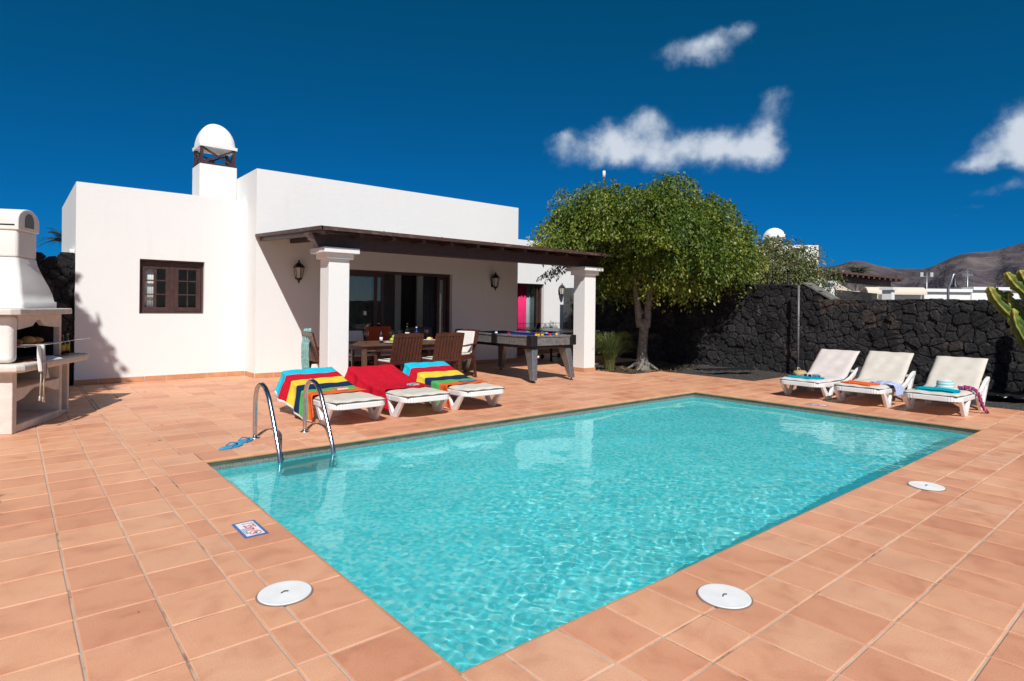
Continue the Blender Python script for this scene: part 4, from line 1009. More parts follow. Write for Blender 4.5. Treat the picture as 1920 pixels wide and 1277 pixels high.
M['cover_blue'] = simple('blue_picture_cover', (.05, .16, .30), .3, .6, 40)
def book(x, y, z, w, d, h, rz_, label, cover, name='paperback_book', cat='book', pages='paper', tilt=0):
    t = thing(name, label, cat, (x, y, z), rz_); t.rotation_euler = (tilt, 0, rz_)
    mb = MB(); mb.box(-w / 2 + .002, w / 2 - .002, -d / 2 + .002, d / 2 - .002, .0015, h - .0015); mb.obj('pages', M[pages], t)
    mb = MB(); mb.box(-w / 2, w / 2, -d / 2, d / 2, 0, .0015); mb.box(-w / 2, w / 2, -d / 2, d / 2, h - .0015, h); mb.box(-w / 2 - .0015, -w / 2, -d / 2, d / 2, 0, h); mb.obj('cover', cover, t)
    return t
cov1 = simple('faded_pink_cover', (.42, .26, .2), .5, .4, 30); cov2 = simple('seaside_cover', (.25, .42, .5), .4, .6, 40)
book(3.06, 6.86, .318, .15, .105, .026, .05, 'thick paperback lying on the striped towel behind the ladder', cov1)
book(3.98, 6.72, .318, .13, .10, .02, .35, 'small paperback lying on the red towel', cov2)
book(4.80, 6.66, .318, .23, .16, .004, .3, 'magazine with a blue and white cover on the third lounger', M['cover_blue'], 'magazine', 'magazine', 'white')
# folded towels and bits on the right three
def folded(x, y, z, w, d, mat, rz_, label, layers=3, seed=0):
    R = random.Random(seed); mb = MB(); th = .011
    for k in range(layers):
        n = 14; g = []; dx = R.uniform(-.006, .006); dy = R.uniform(-.006, .006)
        for i in range(n + 1):
            r = []
            for j in range(n + 1):
                u, v = i / n, j / n; e = min(1, i / 1.2, (n - i) / 1.2, j / 1.2, (n - j) / 1.2)
                r.append((-w / 2 + w * u + dx, -d / 2 + d * v + dy, k * th + th * (.55 + .45 * e) + .004 * math.sin(u * 6 + v * 4 + seed + k)))
            g.append(r)
        mb.sheet(g, th * .8)
    return tag(mb.obj('folded_towel', M[mat], None, loc=(x, y, z), rotz=rz_), label, 'towel', 'folded towels on the right loungers')
folded(9.36, 4.16, .288, .28, .46, 'turquoise', .05, 'folded turquoise towel with sunglasses on it, on the pinkish lounger', 3, 1)
folded(9.30, 3.36, .288, .30, .40, 'orange', -.1, 'folded orange towel on the middle lounger by the wall', 3, 2)
folded(9.33, 2.44, .288, .27, .44, 'turquoise', .0, 'folded turquoise towel beside the striped hat', 4, 3)
# striped bucket hat
M['hat'] = stripes('teal_striped_straw', [(.72, .72, .66), (.16, .50, .52)], 2, 27)
mb = MB(); prof = [(.155, .004), (.13, .012), (.105, .022), (.096, .04), (.094, .085), (.088, .108), (.06, .118), (0, .12)]
mb.lathe(prof, 28); o = mb.obj('bucket_hat', M['hat'], loc=(9.66, 2.44, .298)); o.modifiers.new('s', 'SOLIDIFY').thickness = .003
tag(o, 'white and teal striped hat on the rightmost lounger', 'hat')
# knotted scarf
M['scarf'] = stripes('pink_scarf', [(.42, .02, .10), (.05, .02, .08), (.55, .10, .22), (.30, .01, .06), (.10, .06, .22)], 1, 14)
def rope_cloth(name, pts, r, mat, label, cat, twist=5, strands=3):
    mb = MB(); P_ = [Vector(p) for p in pts]; n = 40; out = []
    def cr_(t):
        t *= len(P_) - 1; i = min(int(t), len(P_) - 2); f_ = t - i; p0, p1, p2, p3 = P_[max(i - 1, 0)], P_[i], P_[i + 1], P_[min(i + 2, len(P_) - 1)]
        return .5 * ((2 * p1) + (p2 - p0) * f_ + (2 * p0 - 5 * p1 + 4 * p2 - p3) * f_ ** 2 + (3 * p1 - p0 - 3 * p2 + p3) * f_ ** 3)
    for s in range(strands):
        line = []; rs = []
        for i in range(n + 1):
            t = i / n; p = cr_(t); a = 2 * PI * s / strands + twist * t * 2; q = r * .55
            line.append(p + Vector((math.cos(a) * q, math.sin(a) * q * .6, math.sin(a) * q))); rs.append(r * (.62 + .2 * math.sin(i * 1.7 + s)))
        mb.tube(line, rs, 7)
    return tag(mb.obj(name, mat), label, cat)
rope_cloth('scarf', [(9.72, 2.30, .325), (9.76, 2.20, .33), (9.80, 2.13, .30), (9.80, 2.085, .2), (9.83, 2.06, .09), (9.90, 2.04, .03), (9.97, 2.05, .025)], .026, M['scarf'], 'pink patterned scarf trailing off the rightmost lounger to the tiles', 'scarf')
M['bluestripe'] = stripes('blue_striped_cotton', [(.55, .60, .78), (.20, .28, .55), (.60, .64, .8), (.35, .42, .66)], 0, 22)
mb = MB(); n = 22
g = [[(9.46 + .30 * i / n + .01 * math.sin(j * .8), 3.28 - .34 * j / n + .012 * math.sin(i * .9), (.305 + .018 * math.sin(i * .8 + j * .5) + .01 * math.sin(j * 1.3 + i)) if j < 15 else .305 - .022 * (j - 15) + .008 * math.sin(i * 1.1)) for j in range(n + 1)] for i in range(n + 1)]
for r_ in g:
    for j in range(len(r_)):
        if j >= 15: r_[j] = (r_[j][0], 2.985 - .006 * (j - 15), r_[j][2])
mb.sheet(g, .003); tag(mb.obj('striped_shirt', M['bluestripe']), 'crumpled blue striped shirt hanging over the middle lounger by the orange towel', 'shirt')
# straw bag and sunglasses
M['straw'] = simple('pale_straw', (.50, .34, .19), .9, .2, 60, .003, 200)
t = thing('straw_bag', 'pale straw bag slumped on the pinkish lounger', 'bag', (9.50, 4.30, .292), .3)
mb = MB(); n = 24; prof = [(.10, .0), (.125, .015), (.14, .05), (.13, .085), (.10, .10)]
mb.lathe([(0, .0)] + prof, n, X=Matrix.Diagonal((1.15, .7, 1, 1))); mb.obj('pouch', M['straw'], t)
mb = MB(); mb.tube([(-.10, 0, .09), (-.11, .02, .13), (-.04, .03, .15), (.06, .02, .135), (.12, 0, .09)], .007, 6); mb.obj('handle', M['straw'], t)
t = thing('sunglasses', 'dark sunglasses on the turquoise towel next to the straw bag', 'sunglasses', (9.36, 4.12, .322), 1.4)
mb = MB(); mb.tube([(-.065, 0, .025), (-.062, .12, .01)], .003, 5); mb.tube([(.065, 0, .025), (.062, .12, .01)], .003, 5); mb.tube([(-.068, 0, .028), (0, -.004, .03), (.068, 0, .028)], .003, 5); mb.obj('frame', M['black'], t)
for s in (-1, 1): mb = MB(); mb.lathe([(0, 0), (.028, 0), (.028, .002), (0, .002)], 14, X=Matrix.Translation((s * .034, 0, .014)) @ Matrix.Rotation(PI / 2, 4, 'X')); mb.obj('lens', simple('blue_lens', (.01, .05, .12), .05), t)
mb = MB(); mb.box(-.07, .07, -.05, .05, 0, .012); mb.box(-.07, .07, -.05, .05, .0121, .03); tag(mb.obj('paperback_book', M['cover_blue'], None, .002, loc=(9.43, 4.02, .325), rotz=.5), 'small blue book on the turquoise towel beside the sunglasses', 'book')

# ------------------------------------------------------------------ pool ladder, lids, signs, sandals
t = thing('pool_ladder', 'stainless steel pool ladder with two arched handrails', 'ladder', (2.13, 5.6, 0))
for x in (1.878, 2.381):
    pts = [(x, 6.222, 0), (x, 6.222, .30), (x, 6.215, .38), (x, 6.19, .46), (x, 6.14, .52), (x, 6.06, .553), (x, 5.98, .55), (x, 5.90, .52), (x, 5.83, .465), (x, 5.77, .39), (x, 5.62, .16), (x, 5.535, .02), (x, 5.50, -.06), (x, 5.487, -.14), (x, 5.482, -.30), (x, 5.482, -.53)]
    # densify
    P_ = [Vector(p) for p in pts]; D = []
    for i in range(len(P_) - 1):
        p0, p1, p2, p3 = P_[max(i - 1, 0)], P_[i], P_[i + 1], P_[min(i + 2, len(P_) - 1)]
        for k in range(4):
            f_ = k / 4; D.append(.5 * ((2 * p1) + (p2 - p0) * f_ + (2 * p0 - 5 * p1 + 4 * p2 - p3) * f_ ** 2 + (3 * p1 - p0 - 3 * p2 + p3) * f_ ** 3))
    D.append(P_[-1]); mb = MB(); mb.tube(D, .0215, 16); r_ = part(mb, 'handrail', M['steel'], t)
    mb = MB(); mb.lathe([(.022, .012), (.045, .010), (.052, .003), (.052, .001)], 20, (x, 6.222, 0)); sub(mb, 'flange', M['steel'], r_)
M['tread'] = simple('grey_step_tread', (.045, .045, .042), .4, .2, 30)
for z in (-.12, -.27, -.42):
    mb = MB(); mb.box(1.885, 2.374, 5.40, 5.515, z - .05, z); part(mb, 'rung', M['tread'], t, .008)
M['lid'] = simple('white_lid_plastic', (.76, .76, .74), .75, .05, 9, spec=.2)
def lid(x, y, label):
    t = thing('skimmer_lid', label, 'lid', (x, y, .0), 0, 'round white skimmer lids round the pool')
    mb = MB(); prof = [(.0, .0075)]
    for k in range(1, 13): r = .008 * k; prof += [(r, .0075), (r + .0015, .0071), (r + .0035, .0071), (r + .005, .0075)]
    prof += [(.108, .0075), (.116, .0072), (.1175, .0045), (.1175, .001)]
    mb.lathe(prof, 48, smooth=False); mb.obj('lid', M['lid'], t)
    mb = MB(); mb.lathe([(.1180, .001), (.1180, .0035), (.124, .003), (.1255, .001)], 48, smooth=False); mb.obj('rim', simple('dirty_joint', (.22, .16, .13), .95), t)
    mb = MB(); mb.tube([(-.018, -.003, .0085), (0, .004, .0105), (.016, -.002, .0085)], .0035, 6); mb.obj('grip', simple('lid_recess', (.10, .09, .08), .7), t)
lid(.979, 2.778, 'white round lid in the tiles left of the pool, below the depth sign'); lid(2.548, 1.488, 'white round lid in the near right coping'); lid(5.372, 1.467, 'white round lid in the right coping farthest from the viewer')
def sign(cx_, cy_, label, rot):
    t = thing('depth_sign', label, 'sign', (cx_, cy_, .0), rot)
    mb = MB(); mb.box(-.137, .137, -.066, .066, .0005, .0035); mb.obj('border', simple('blue_sign_border', (.03, .13, .36), .4, .1), t)
    mb = MB(); mb.box(-.120, .120, -.050, .050, .0036, .0040); mb.obj('plate', M['white'], t)
    fc = bpy.data.curves.new('depth_text', 'FONT'); fc.body = "1'35m"; fc.size = .092; fc.align_x = 'CENTER'; fc.align_y = 'CENTER'; fc.extrude = .0002; fc.offset = .0012
    tmp = bpy.data.objects.new('tmp', fc); COL.objects.link(tmp)
    me = bpy.data.meshes.new_from_object(tmp.evaluated_get(bpy.context.evaluated_depsgraph_get())); bpy.data.objects.remove(tmp)
    me.materials.clear(); me.materials.append(simple('red_lettering', (.55, .02, .02), .5, .05))
    fo = bpy.data.objects.new('depth_text', me); COL.objects.link(fo); fo.parent = t; fo.location = (-.035, .006, .0044); fo.scale = (.62, 1, 1)
    mb = MB()
    ring = [(.082 + .030 * math.cos(2 * PI * k / 24), .008 + .030 * math.sin(2 * PI * k / 24), .0045) for k in range(25)]
    mb.tube(ring, .0022, 5, caps=False); mb.tube([(.063, .030, .0045), (.101, -.014, .0045)], .002, 5); mb.obj('no_diving_ring', bpy.data.materials['red_lettering'], t)
    mb = MB(); mb.tube([(.068, .014, .0042), (.085, .006, .0042), (.098, .012, .0042)], .003, 5); mb.tube([(.075, .0, .0042), (.09, .012, .0042)], .003, 5); mb.obj('diver', M['black'], t)
    mb = MB()
    for r_ in range(3):
        mb.tube([(-.01 + .012 * k, -.028 - .008 * r_ + .003 * (1 if k % 2 else -1), .0043) for k in range(9)], .0014, 4)
    mb.obj('waves', bpy.data.materials['blue_sign_border'], t)
    return t
sign(1.096, 3.706, "white and blue tile reading 1'35m left of the pool", -PI / 2)
sign(8.76, 3.72, 'glossy white depth tile in the far coping in front of the loungers', PI / 2)
def sandal(x, y, rz_, label):
    t = thing('flip_flop', label, 'sandal', (x, y, .001), rz_, 'flip flops by the ladder')
    out = []
    for k in range(32):
        a = 2 * PI * k / 32; c_, s_ = math.cos(a), math.sin(a); wd = .042 + .010 * c_ - .006 * math.cos(2 * a); out.append((.128 * c_, wd * s_ + .004 * c_))
    mb = MB(); mb.prism(out, .0, .016, 'z'); mb.obj('sole', M['flipblue'], t, .004)
    mb = MB()
    for s in (-1, 1): mb.tube([(.07, .002, .016), (.055, s * .016, .034), (.02, s * .036, .038), (-.02, s * .043, .016)], .0055, 6)
    mb.tube([(.07, .002, .012), (.068, .002, .03)], .004, 6); mb.obj('strap', simple('dark_blue_strap', (.015, .16, .32), .5), t)
sandal(1.575, 5.925, .38, 'blue flip flop nearer the pool corner'); sandal(1.735, 6.085, .62, 'blue flip flop next to the ladder foot')
# ------------------------------------------------------------------ barbecue
bq = thing('barbecue', 'cast concrete barbecue with arched chimney at the left edge', 'barbecue', (.03, 7.83, 0), math.atan2(.902, .431))
C_ = M['concrete']; CWm = M['concrete_w']
mb = MB()   # carcass: cheeks, back, floor slab, right bay
mb.box(-.03, .055, 0, .62, 0, .62); mb.box(.955, 1.012, 0, .62, 0, .62); mb.box(.055, .955, .56, .62, 0, .62); mb.box(.055, .955, .003, .56, 0, .082)
mb.box(1.014, 1.06, .045, .58, 0, .62); mb.box(1.255, 1.30, .045, .58, 0, .62); mb.box(1.06, 1.255, .52, .58, 0, .62); mb.box(1.06, 1.255, .048, .52, 0, .05)
mb.obj('base', C_, bq, .008)
mb = MB(); mb.prism([(.056, .45), (.056, .315), (.20, .335), (.33, .395), (.41, .415), (.60, .415), (.70, .385), (.83, .335), (.954, .315), (.954, .45)][::-1], .004, .05, 'y'); mb.box(.056, .954, .05, .56, .415, .45)
mb.obj('shelf', C_, bq, .005)
mb = MB(); out = [(-.14, .62), (-.15, -.02), (-.13, -.08), (-.07, -.125), (.4, -.13), (1.0, -.12), (1.38, -.12), (1.45, -.10), (1.49, -.05), (1.50, .02), (1.46, .10), (1.40, .62)]
mb.prism(out, .622, .705, 'z'); mb.obj('worktop', C_, bq, .03, 5)
M['redtile'] = simple('red_hearth_tile', (.30, .09, .06), .6, .2, 8)
mb = MB(); mb.box(.15, 1.36, -.045, .58, .7055, .712); mb.obj('hearth_tiles', M['redtile'], bq, .002)
mb = MB(); mb.box(-.03, .10, .01, .60, .713, 1.19); mb.obj('cheek', CWm, bq, .05, 6)
mb = MB(); mb.box(.985, 1.03, .02, .60, .713, 1.19); mb.box(.101, .985, .55, .60, .713, 1.19); mb.obj('firebox', C_, bq, .006)
mb = MB(); mb.prism([(.101, 1.19), (.101, 1.045), (.20, 1.055), (.38, 1.075), (.46, 1.13), (.50, 1.14), (.54, 1.13), (.62, 1.075), (.85, 1.05), (.984, 1.045), (.984, 1.19)][::-1], .015, .07, 'y'); mb.obj('lintel', C_, bq, .004)
mb = MB(); mb.box(.103, .983, .54, .549, .713, 1.18); mb.box(.103, .109, .08, .54, .713, 1.18); mb.box(.977, .983, .08, .54, .713, 1.18); mb.box(.11, .976, .08, .54, .7125, .73); mb.obj('lining', M['soot'], bq)
mb = MB(); mb.prism([(-.13, .62), (-.14, -.03), (-.08, -.09), (.98, -.09), (1.07, -.07), (1.10, -.02), (1.10, .60), (1.0, .62)], 1.195, 1.26, 'z'); mb.obj('mantel', C_, bq, .012, 3)
# hood: flaring shell, square-ish section with a waist
secs = [(1.262, .17, .93, .015, .60), (1.33, .17, .93, .015, .60), (1.335, .19, .91, .03, .60), (1.42, .205, .895, .045, .60), (1.50, .235, .865, .065, .60), (1.58, .275, .825, .09, .60), (1.66, .31, .79, .115, .60), (1.74, .335, .765, .135, .60), (1.80, .345, .755, .145, .60)]
mb = MB(); rr = .045; vs = []; fs = []
for (z, a, b, c, d) in secs:
    for (cx_, cy_, a0) in ((b - rr, c + rr, -90), (b - rr, d - rr, 0), (a + rr, d - rr, 90), (a + rr, c + rr, 180)):
        for k in range(5): q = math.radians(a0 + 22.5 * k); vs.append((cx_ + rr * math.cos(q), cy_ + rr * math.sin(q), z))
n = 20
for i in range(len(secs) - 1):
    for k in range(n): fs.append((i * n + k, i * n + (k + 1) % n, (i + 1) * n + (k + 1) % n, (i + 1) * n + k))
mb.add(vs, fs, 0, True); mb.obj('hood', CWm, bq)
mb = MB(); mb.box(.348, .752, .148, .598, 1.79, 2.10); mb.obj('chimney', CWm, bq, .035, 4)
pr_ = [(.335, 2.09)] + [(.55 - .215 * math.cos(q), 2.20 + .13 * math.sin(q)) for q in [PI * k / 14 for k in range(15)]] + [(.765, 2.09)]
mb = MB(); mb.prism(pr_[::-1], .135, .61, 'y', smooth=False); cap = mb.obj('cap', CWm, bq, .012, 3)
pr_ = [(.46, 2.13)] + [(.55 - .09 * math.cos(q), 2.20 + .085 * math.sin(q)) for q in [PI * k / 12 for k in range(13)]] + [(.64, 2.13)]
mb = MB(); mb.prism(pr_[::-1], .131, .134, 'y'); mb.obj('vent', simple('grey_vent_mesh', (.10, .10, .11), .6, .2, 60), cap)
mb = MB(); mb.box(.333, .3345, .17, .58, 2.135, 2.15); mb.obj('slot', M['black'], cap)
mb = MB()   # grill grate resting in the firebox, handle poking out
for k in range(15): mb.tube([(.16 + .052 * k, -.03, .865), (.16 + .052 * k, .42, .865)], .003, 5)
mb.tube([(.12, -.03, .865), (.93, -.03, .865)], .005, 6); mb.tube([(.12, .42, .865), (.93, .42, .865)], .005, 6); mb.tube([(.60, -.03, .868), (1.10, -.09, .885), (1.36, -.15, .89)], .005, 6)
mb.obj('grate', M['steel'], bq)
def bqw(x, y, z):  # barbecue frame -> world
    return Matrix.Translation((.03, 7.83, 0)) @ Matrix.Rotation(math.atan2(.902, .431), 4, 'Z') @ Vector((x, y, z))
def bottle(name, loc, h, r, body, cap_, label, lab=None, cat='bottle', neck=.35):
    t = thing(name, label, cat, loc)
    mb = MB(); mb.lathe([(0, 0), (r, .003), (r, h * (1 - neck - .1)), (r * .75, h * (1 - neck)), (r * .36, h * (1 - neck * .75)), (r * .34, h * .97)], 16); mb.obj('body', body, t)
    mb = MB(); mb.lathe([(r * .42, 0), (r * .42, h * .09), (0, h * .09)], 12, (0, 0, h * .92)); mb.obj('cap', cap_, t)
    if lab: mb = MB(); mb.lathe([(r * 1.015, h * .16), (r * 1.015, h * .48)], 16, smooth=True); mb.obj('paper_label', lab, t)
    return t
def gloss(name, c): return simple(name, c, .08, .05, 5)
G_ = gloss('dark_sauce', (.03, .01, .006)); G2 = gloss('green_oil', (.03, .045, .006)); YL = simple('yellow_label', (.65, .42, .05), .6, .1); RC = simple('red_cap', (.45, .01, .02), .4); GL = gloss('olive_cap', (.10, .14, .03))
bottle('sauce_bottle', bqw(1.15, .06, .713), .23, .03, G_, RC, 'red capped sauce bottle on the barbecue worktop', YL); bottle('oil_bottle', bqw(1.245, .05, .713), .24, .028, G2, GL, 'green oil bottle at the right of the barbecue', YL)
M['bread'] = simple('crusty_bread', (.50, .26, .09), .7, .3, 20, .004, 50)
def lump(name, loc, r, sc, mat, label, cat):
    mb = MB(); prof = [(r * math.sin(PI * k / 10), -r * math.cos(PI * k / 10)) for k in range(11)]; mb.lathe(prof, 18, (0, 0, 0), 0, Matrix.Diagonal((*sc, 1)))
    return tag(mb.obj(name, mat, loc=loc), label, cat)
lump('bread_roll', bqw(.52, .12, .915), .055, (1.2, .9, .85), M['bread'], 'large round roll in the middle of the barbecue grate', 'bread'); lump('bread_roll', bqw(.74, .14, .905), .045, (1.4, .9, .8), M['bread'], 'smaller roll at the right of the barbecue grate', 'bread')
lump('potato', bqw(.37, .16, .902), .04, (1.5, .9, .8), simple('potato_skin', (.28, .22, .08), .7, .3, 20), 'greenish brown potato on the barbecue grate left of the rolls', 'vegetable')
lump('tomato', bqw(.22, .08, .893), .028, (1.2, 1, .8), simple('tomato_skin', (.35, .02, .01), .2), 'red tomato at the left of the barbecue grate', 'vegetable')
# striped kitchen cloth hanging from the worktop with tasselled cords
M['kitchen'] = stripes('striped_kitchen_cloth', [(.72, .70, .64), (.45, .12, .28), (.72, .70, .64), (.16, .42, .30), (.72, .70, .64), (.22, .22, .22), (.70, .68, .62), (.25, .25, .25)], 0, 7)
t = thing('kitchen_cloth', 'striped cloth with knotted tassels hanging off the barbecue grate', 'cloth', bqw(.15, 0, 0), math.atan2(.902, .431))
mb = MB(); n = 26; g = []
for i in range(n + 1):
    r_ = []
    for j in range(n + 1):
        u, v = i / n, j / n
        if v < .2: y, z = .02 - v * .9, .885
        else: y, z = -.16 - .012 * math.sin(u * 14) - .02 * (v - .2), .885 - (v - .2) * .37 * (1.2 if u > .55 else .92)
        r_.append(((u - .5) * (.10 + .10 * v) + (.03 * v), y + .012 * math.sin(u * 19 + v * 3), z))
    g.append(r_)
mb.sheet(g, .003); mb.obj('cloth', M['kitchen'], t)
CRD = simple('cream_cord', (.68, .62, .50), .9, .1, 40)
for (x, dz) in ((-.045, .38), (-.03, .37), (.015, .40), (.03, .41)):
    mb = MB(); mb.tube([(x * .8, -.175, .69), (x, -.185, .56), (x * 1.2, -.18, .69 - dz + .05)], .004, 5); mb.lathe([(.003, 0), (.008, -.012), (.006, -.02), (.012, -.05), (0, -.052)][::-1], 8, (x * 1.2, -.18, .69 - dz + .055)); mb.obj('tassel', CRD, t)
mb = MB()
for k in range(5): mb.lathe([(0, -.014), (.014, -.007), (.016, 0), (.014, .007), (0, .014)], 8, (-.03 + .016 * k, -.18, .70 + .006 * (k % 2)))
mb.obj('knot', CRD, t)
mb = MB(); n = 18
g = [[(((i / n) - .5) * .26, ((j / n) - .5) * (.13 + .03 * math.sin(i / n * PI)), .003 + .022 * math.sin(PI * i / n) * math.sin(PI * j / n) - .055 * max(0, .35 - j / n)) for j in range(n + 1)] for i in range(n + 1)]
mb.sheet(g, .004); tag(mb.obj('oven_glove', simple('white_quilted_cotton', (.66, .67, .70), .9, .12, 30, .004, 60), loc=bqw(.50, -.085, .722), rotz=.9), 'white quilted oven glove on the barbecue worktop', 'glove')

# ------------------------------------------------------------------ dining set
def dining_chair(label, seed=0, cushion=True, cover=None):
    """local: seat faces +y, back at -y"""
    t = thing('garden_chair', label, 'chair', (0, 0, 0), 0, 'wooden garden chairs round the dining table'); W2 = .25; mw_ = M['mahogany']
    for s in (-1, 1):
        mb = MB(); mb.hexa([(s * W2 - .02, -.30, 0), (s * W2 + .02, -.30, 0), (s * W2 + .02, -.26, 0), (s * W2 - .02, -.26, 0)], [(s * W2 - .02, -.215, .43), (s * W2 + .02, -.215, .43), (s * W2 + .02, -.16, .43), (s * W2 - .02, -.16, .43)]); mb.obj('leg', mw_, t, .003)
        mb = MB(); mb.box(s * W2 - .02, s * W2 + .02, .22, .262, 0, .59); mb.obj('leg', mw_, t, .003)
        mb = MB(); pts = [(-.27, .635), (-.12, .63), (.05, .615), (.20, .612), (.29, .60)]
        mb.prism([(y, z + .013) for y, z in pts] + [(y, z - .013) for y, z in pts[::-1]], s * W2 - .03, s * W2 + .03, 'x'); mb.obj('armrest', mw_, t, .004)
    mb = MB(); 
    for k in range(8): mb.box(-.23, .23, -.20 + k * .056, -.152 + k * .056, .415, .433)
    mb.box(-.23, .23, .20, .225, .36, .415); mb.box(-.23, -.205, -.20, .2, .36, .414); mb.box(.205, .23, -.20, .2, .36, .414); mb.obj('seat', mw_, t, .002)
    ang = math.radians(-15); X = Matrix.Translation((0, -.21, .42)) @ Matrix.Rotation(-ang, 4, 'X')
    mb = MB(); mb.box(-.27, -.232, -.014, .014, -.03, .49, 0, X); mb.box(.232, .27, -.014, .014, -.03, .49, 0, X); mb.prism([(-.27, .44), (.27, .44), (.27, .49), (.14, .502), (-.14, .502), (-.27, .49)], -.013, .013, 'y', 0, X); mb.box(-.232, .232, -.012, .012, .0, .045, 0, X); bk = mb.obj('backrest', mw_, t, .003)
    for k in range(8): mb = MB(); x = -.204 + k * .0583; mb.box(x - .021, x + .021, -.008, .008, .045, .44, 0, X); mb.obj('slat', mw_, bk)
    def pad(x0, x1, y0, y1, z0, z1, X_=None, mat=None, nm='cushion'):
        mb = MB(); mb.box(x0, x1, y0, y1, z0, z1, 0, X_); mb.obj(nm, M[mat or 'white_cushion'], t, .017, 4)
    if cushion: pad(-.215, .215, -.15, .24, .436, .475); pad(-.215, .215, .018, .058, .03, .455, X)
    if cover: pad(-.24, .24, -.03, .068, .06, .53, X, cover, 'seat_cover')
    return t
tb_x0, tb_x1, tb_y0, tb_y1, tbz = 4.22, 6.06, 8.68, 9.66, .715
c1 = dining_chair('mahogany slatted armchair with its back to the pool, nearer the left column'); c1.location = (4.77, 8.56, 0); c1.rotation_euler = (0, 0, .06)
copy_tree(c1, None, 'mahogany slatted armchair with its back to the pool, nearer the pool table', (5.58, 8.56, 0), -.04)
copy_tree(c1, None, 'armchair with a white cushion at the pool table end of the dining table', (6.42, 9.28, 0), PI / 2 + .35)
copy_tree(c1, None, 'armchair with a greyed cushion on the far side of the table, behind the left column', (4.80, 10.0, 0), PI + .04)
c5 = dining_chair('far side chair with a rust orange cover on its backrest', 0, True, 'rust' if 'rust' in M else None)
M['rust'] = simple('rust_fabric', (.42, .06, .015), .9, .1, 9)
mb = MB(); X = Matrix.Translation((0, -.21, .42)) @ Matrix.Rotation(math.radians(15), 4, 'X'); mb.box(-.245, .245, -.03, .066, .06, .53, 0, X); mb.obj('back_cover', M['rust'], c5, .012, 3)
c5.location = (5.29, 9.93, 0); c5.rotation_euler = (0, 0, PI - .03)
c6 = dining_chair('dark bare armchair on the far side, in front of the brick pier', 0, False); c6.location = (6.36, 10.25, 0); c6.rotation_euler = (0, 0, PI - .1)
c7 = dining_chair('armchair behind the left column with a pale green towel over its back', 0, False); c7.location = (3.98, 9.45, 0); c7.rotation_euler = (0, 0, -PI / 2 - .05)
# towel over that chair
M['seagreen'] = simple('pale_sea_green_cloth', (.22, .42, .40), .95, .35, 26, .003, 60)
mb = MB(); n = 20; g = []
for i in range(n + 1):
    r_ = []
    for j in range(n + 1):
        u, v = i / n, j / n; r_.append((3.68 - .03 * math.sin(v * 3) - .10 * (1 - v) * 0 + .012 * math.sin(u * 17), 9.42 + .26 * u + .04 * v, .95 - .66 * v + .01 * math.sin(u * 11) - (.03 * math.sin(v * 9))))
    g.append(r_)
mb.sheet(g, .012); tag(mb.obj('hanging_towel', M['seagreen']), 'pale sea green towel hanging beside the left column', 'towel')
tb = thing('dining_table', 'dark wooden dining table under the pergola, laid with glasses and food', 'table', ((tb_x0 + tb_x1) / 2, (tb_y0 + tb_y1) / 2, 0))
mb = MB()
w_ = (tb_y1 - tb_y0 - .16) / 9
for k in range(9): mb.box(tb_x0 + .085, tb_x1 - .085, tb_y0 + .08 + k * w_, tb_y0 + .08 + (k + 1) * w_ - .006, tbz - .028, tbz)
mb.box(tb_x0, tb_x1, tb_y0, tb_y0 + .078, tbz - .03, tbz + .001); mb.box(tb_x0, tb_x1, tb_y1 - .078, tb_y1, tbz - .03, tbz + .001); mb.box(tb_x0, tb_x0 + .083, tb_y0 + .08, tb_y1 - .08, tbz - .03, tbz + .001); mb.box(tb_x1 - .083, tb_x1, tb_y0 + .08, tb_y1 - .08, tbz - .03, tbz + .001)
part(mb, 'tabletop', M['tablewood'], tb, .004)
mb = MB(); mb.box(tb_x0 + .08, tb_x1 - .08, tb_y0 + .05, tb_y0 + .075, tbz - .11, tbz - .031); mb.box(tb_x0 + .08, tb_x1 - .08, tb_y1 - .075, tb_y1 - .05, tbz - .11, tbz - .031); mb.box(tb_x0 + .055, tb_x0 + .079, tb_y0 + .05, tb_y1 - .05, tbz - .11, tbz - .031); mb.box(tb_x1 - .079, tb_x1 - .055, tb_y0 + .05, tb_y1 - .05, tbz - .11, tbz - .031)
part(mb, 'apron', M['tablewood'], tb)
for (x, y) in ((tb_x0 + .03, tb_y0 + .03), (tb_x1 - .095, tb_y0 + .03), (tb_x0 + .03, tb_y1 - .095), (tb_x1 - .095, tb_y1 - .095)): mb = MB(); mb.box(x, x + .065, y, y + .065, 0, tbz - .032); part(mb, 'leg', M['tablewood'], tb, .004)
TZ = tbz + .002
def wineglass(x, y, label):
    mb = MB(); mb.lathe([(.036, 0), (.034, .002), (.006, .006), (.004, .03), (.004, .085), (.012, .095), (.036, .125), (.041, .155), (.036, .205), (.034, .205), (.0385, .155), (.034, .127), (.009, .10), (0, .097)], 20, smooth=True)
    return tag(mb.obj('wine_glass', M['clear'], loc=(x, y, TZ)), label, 'wine glass', 'wine glasses on the dining table')
wineglass(4.50, 9.12, 'empty wine glass near the left end of the dining table'); wineglass(5.02, 9.22, 'wine glass behind the green apples'); wineglass(5.34, 9.5, 'wine glass in front of the dark doorway'); wineglass(5.86, 9.45, 'wine glass by the fruit plate at the right end of the table')
DG = gloss('dark_green_bottle_glass', (.006, .012, .008)); BG = gloss('cobalt_bottle_glass', (.01, .02, .12)); WL = simple('white_label', (.72, .71, .68), .6)
bottle('wine_bottle', (5.42, 9.38, TZ), .31, .038, DG, M['black'], 'dark wine bottle with a white label on the dining table', WL, neck=.38)
bottle('water_bottle', (5.62, 9.40, TZ), .24, .036, BG, M['white'], 'cobalt blue bottle with a white cap on the dining table', None, neck=.3)
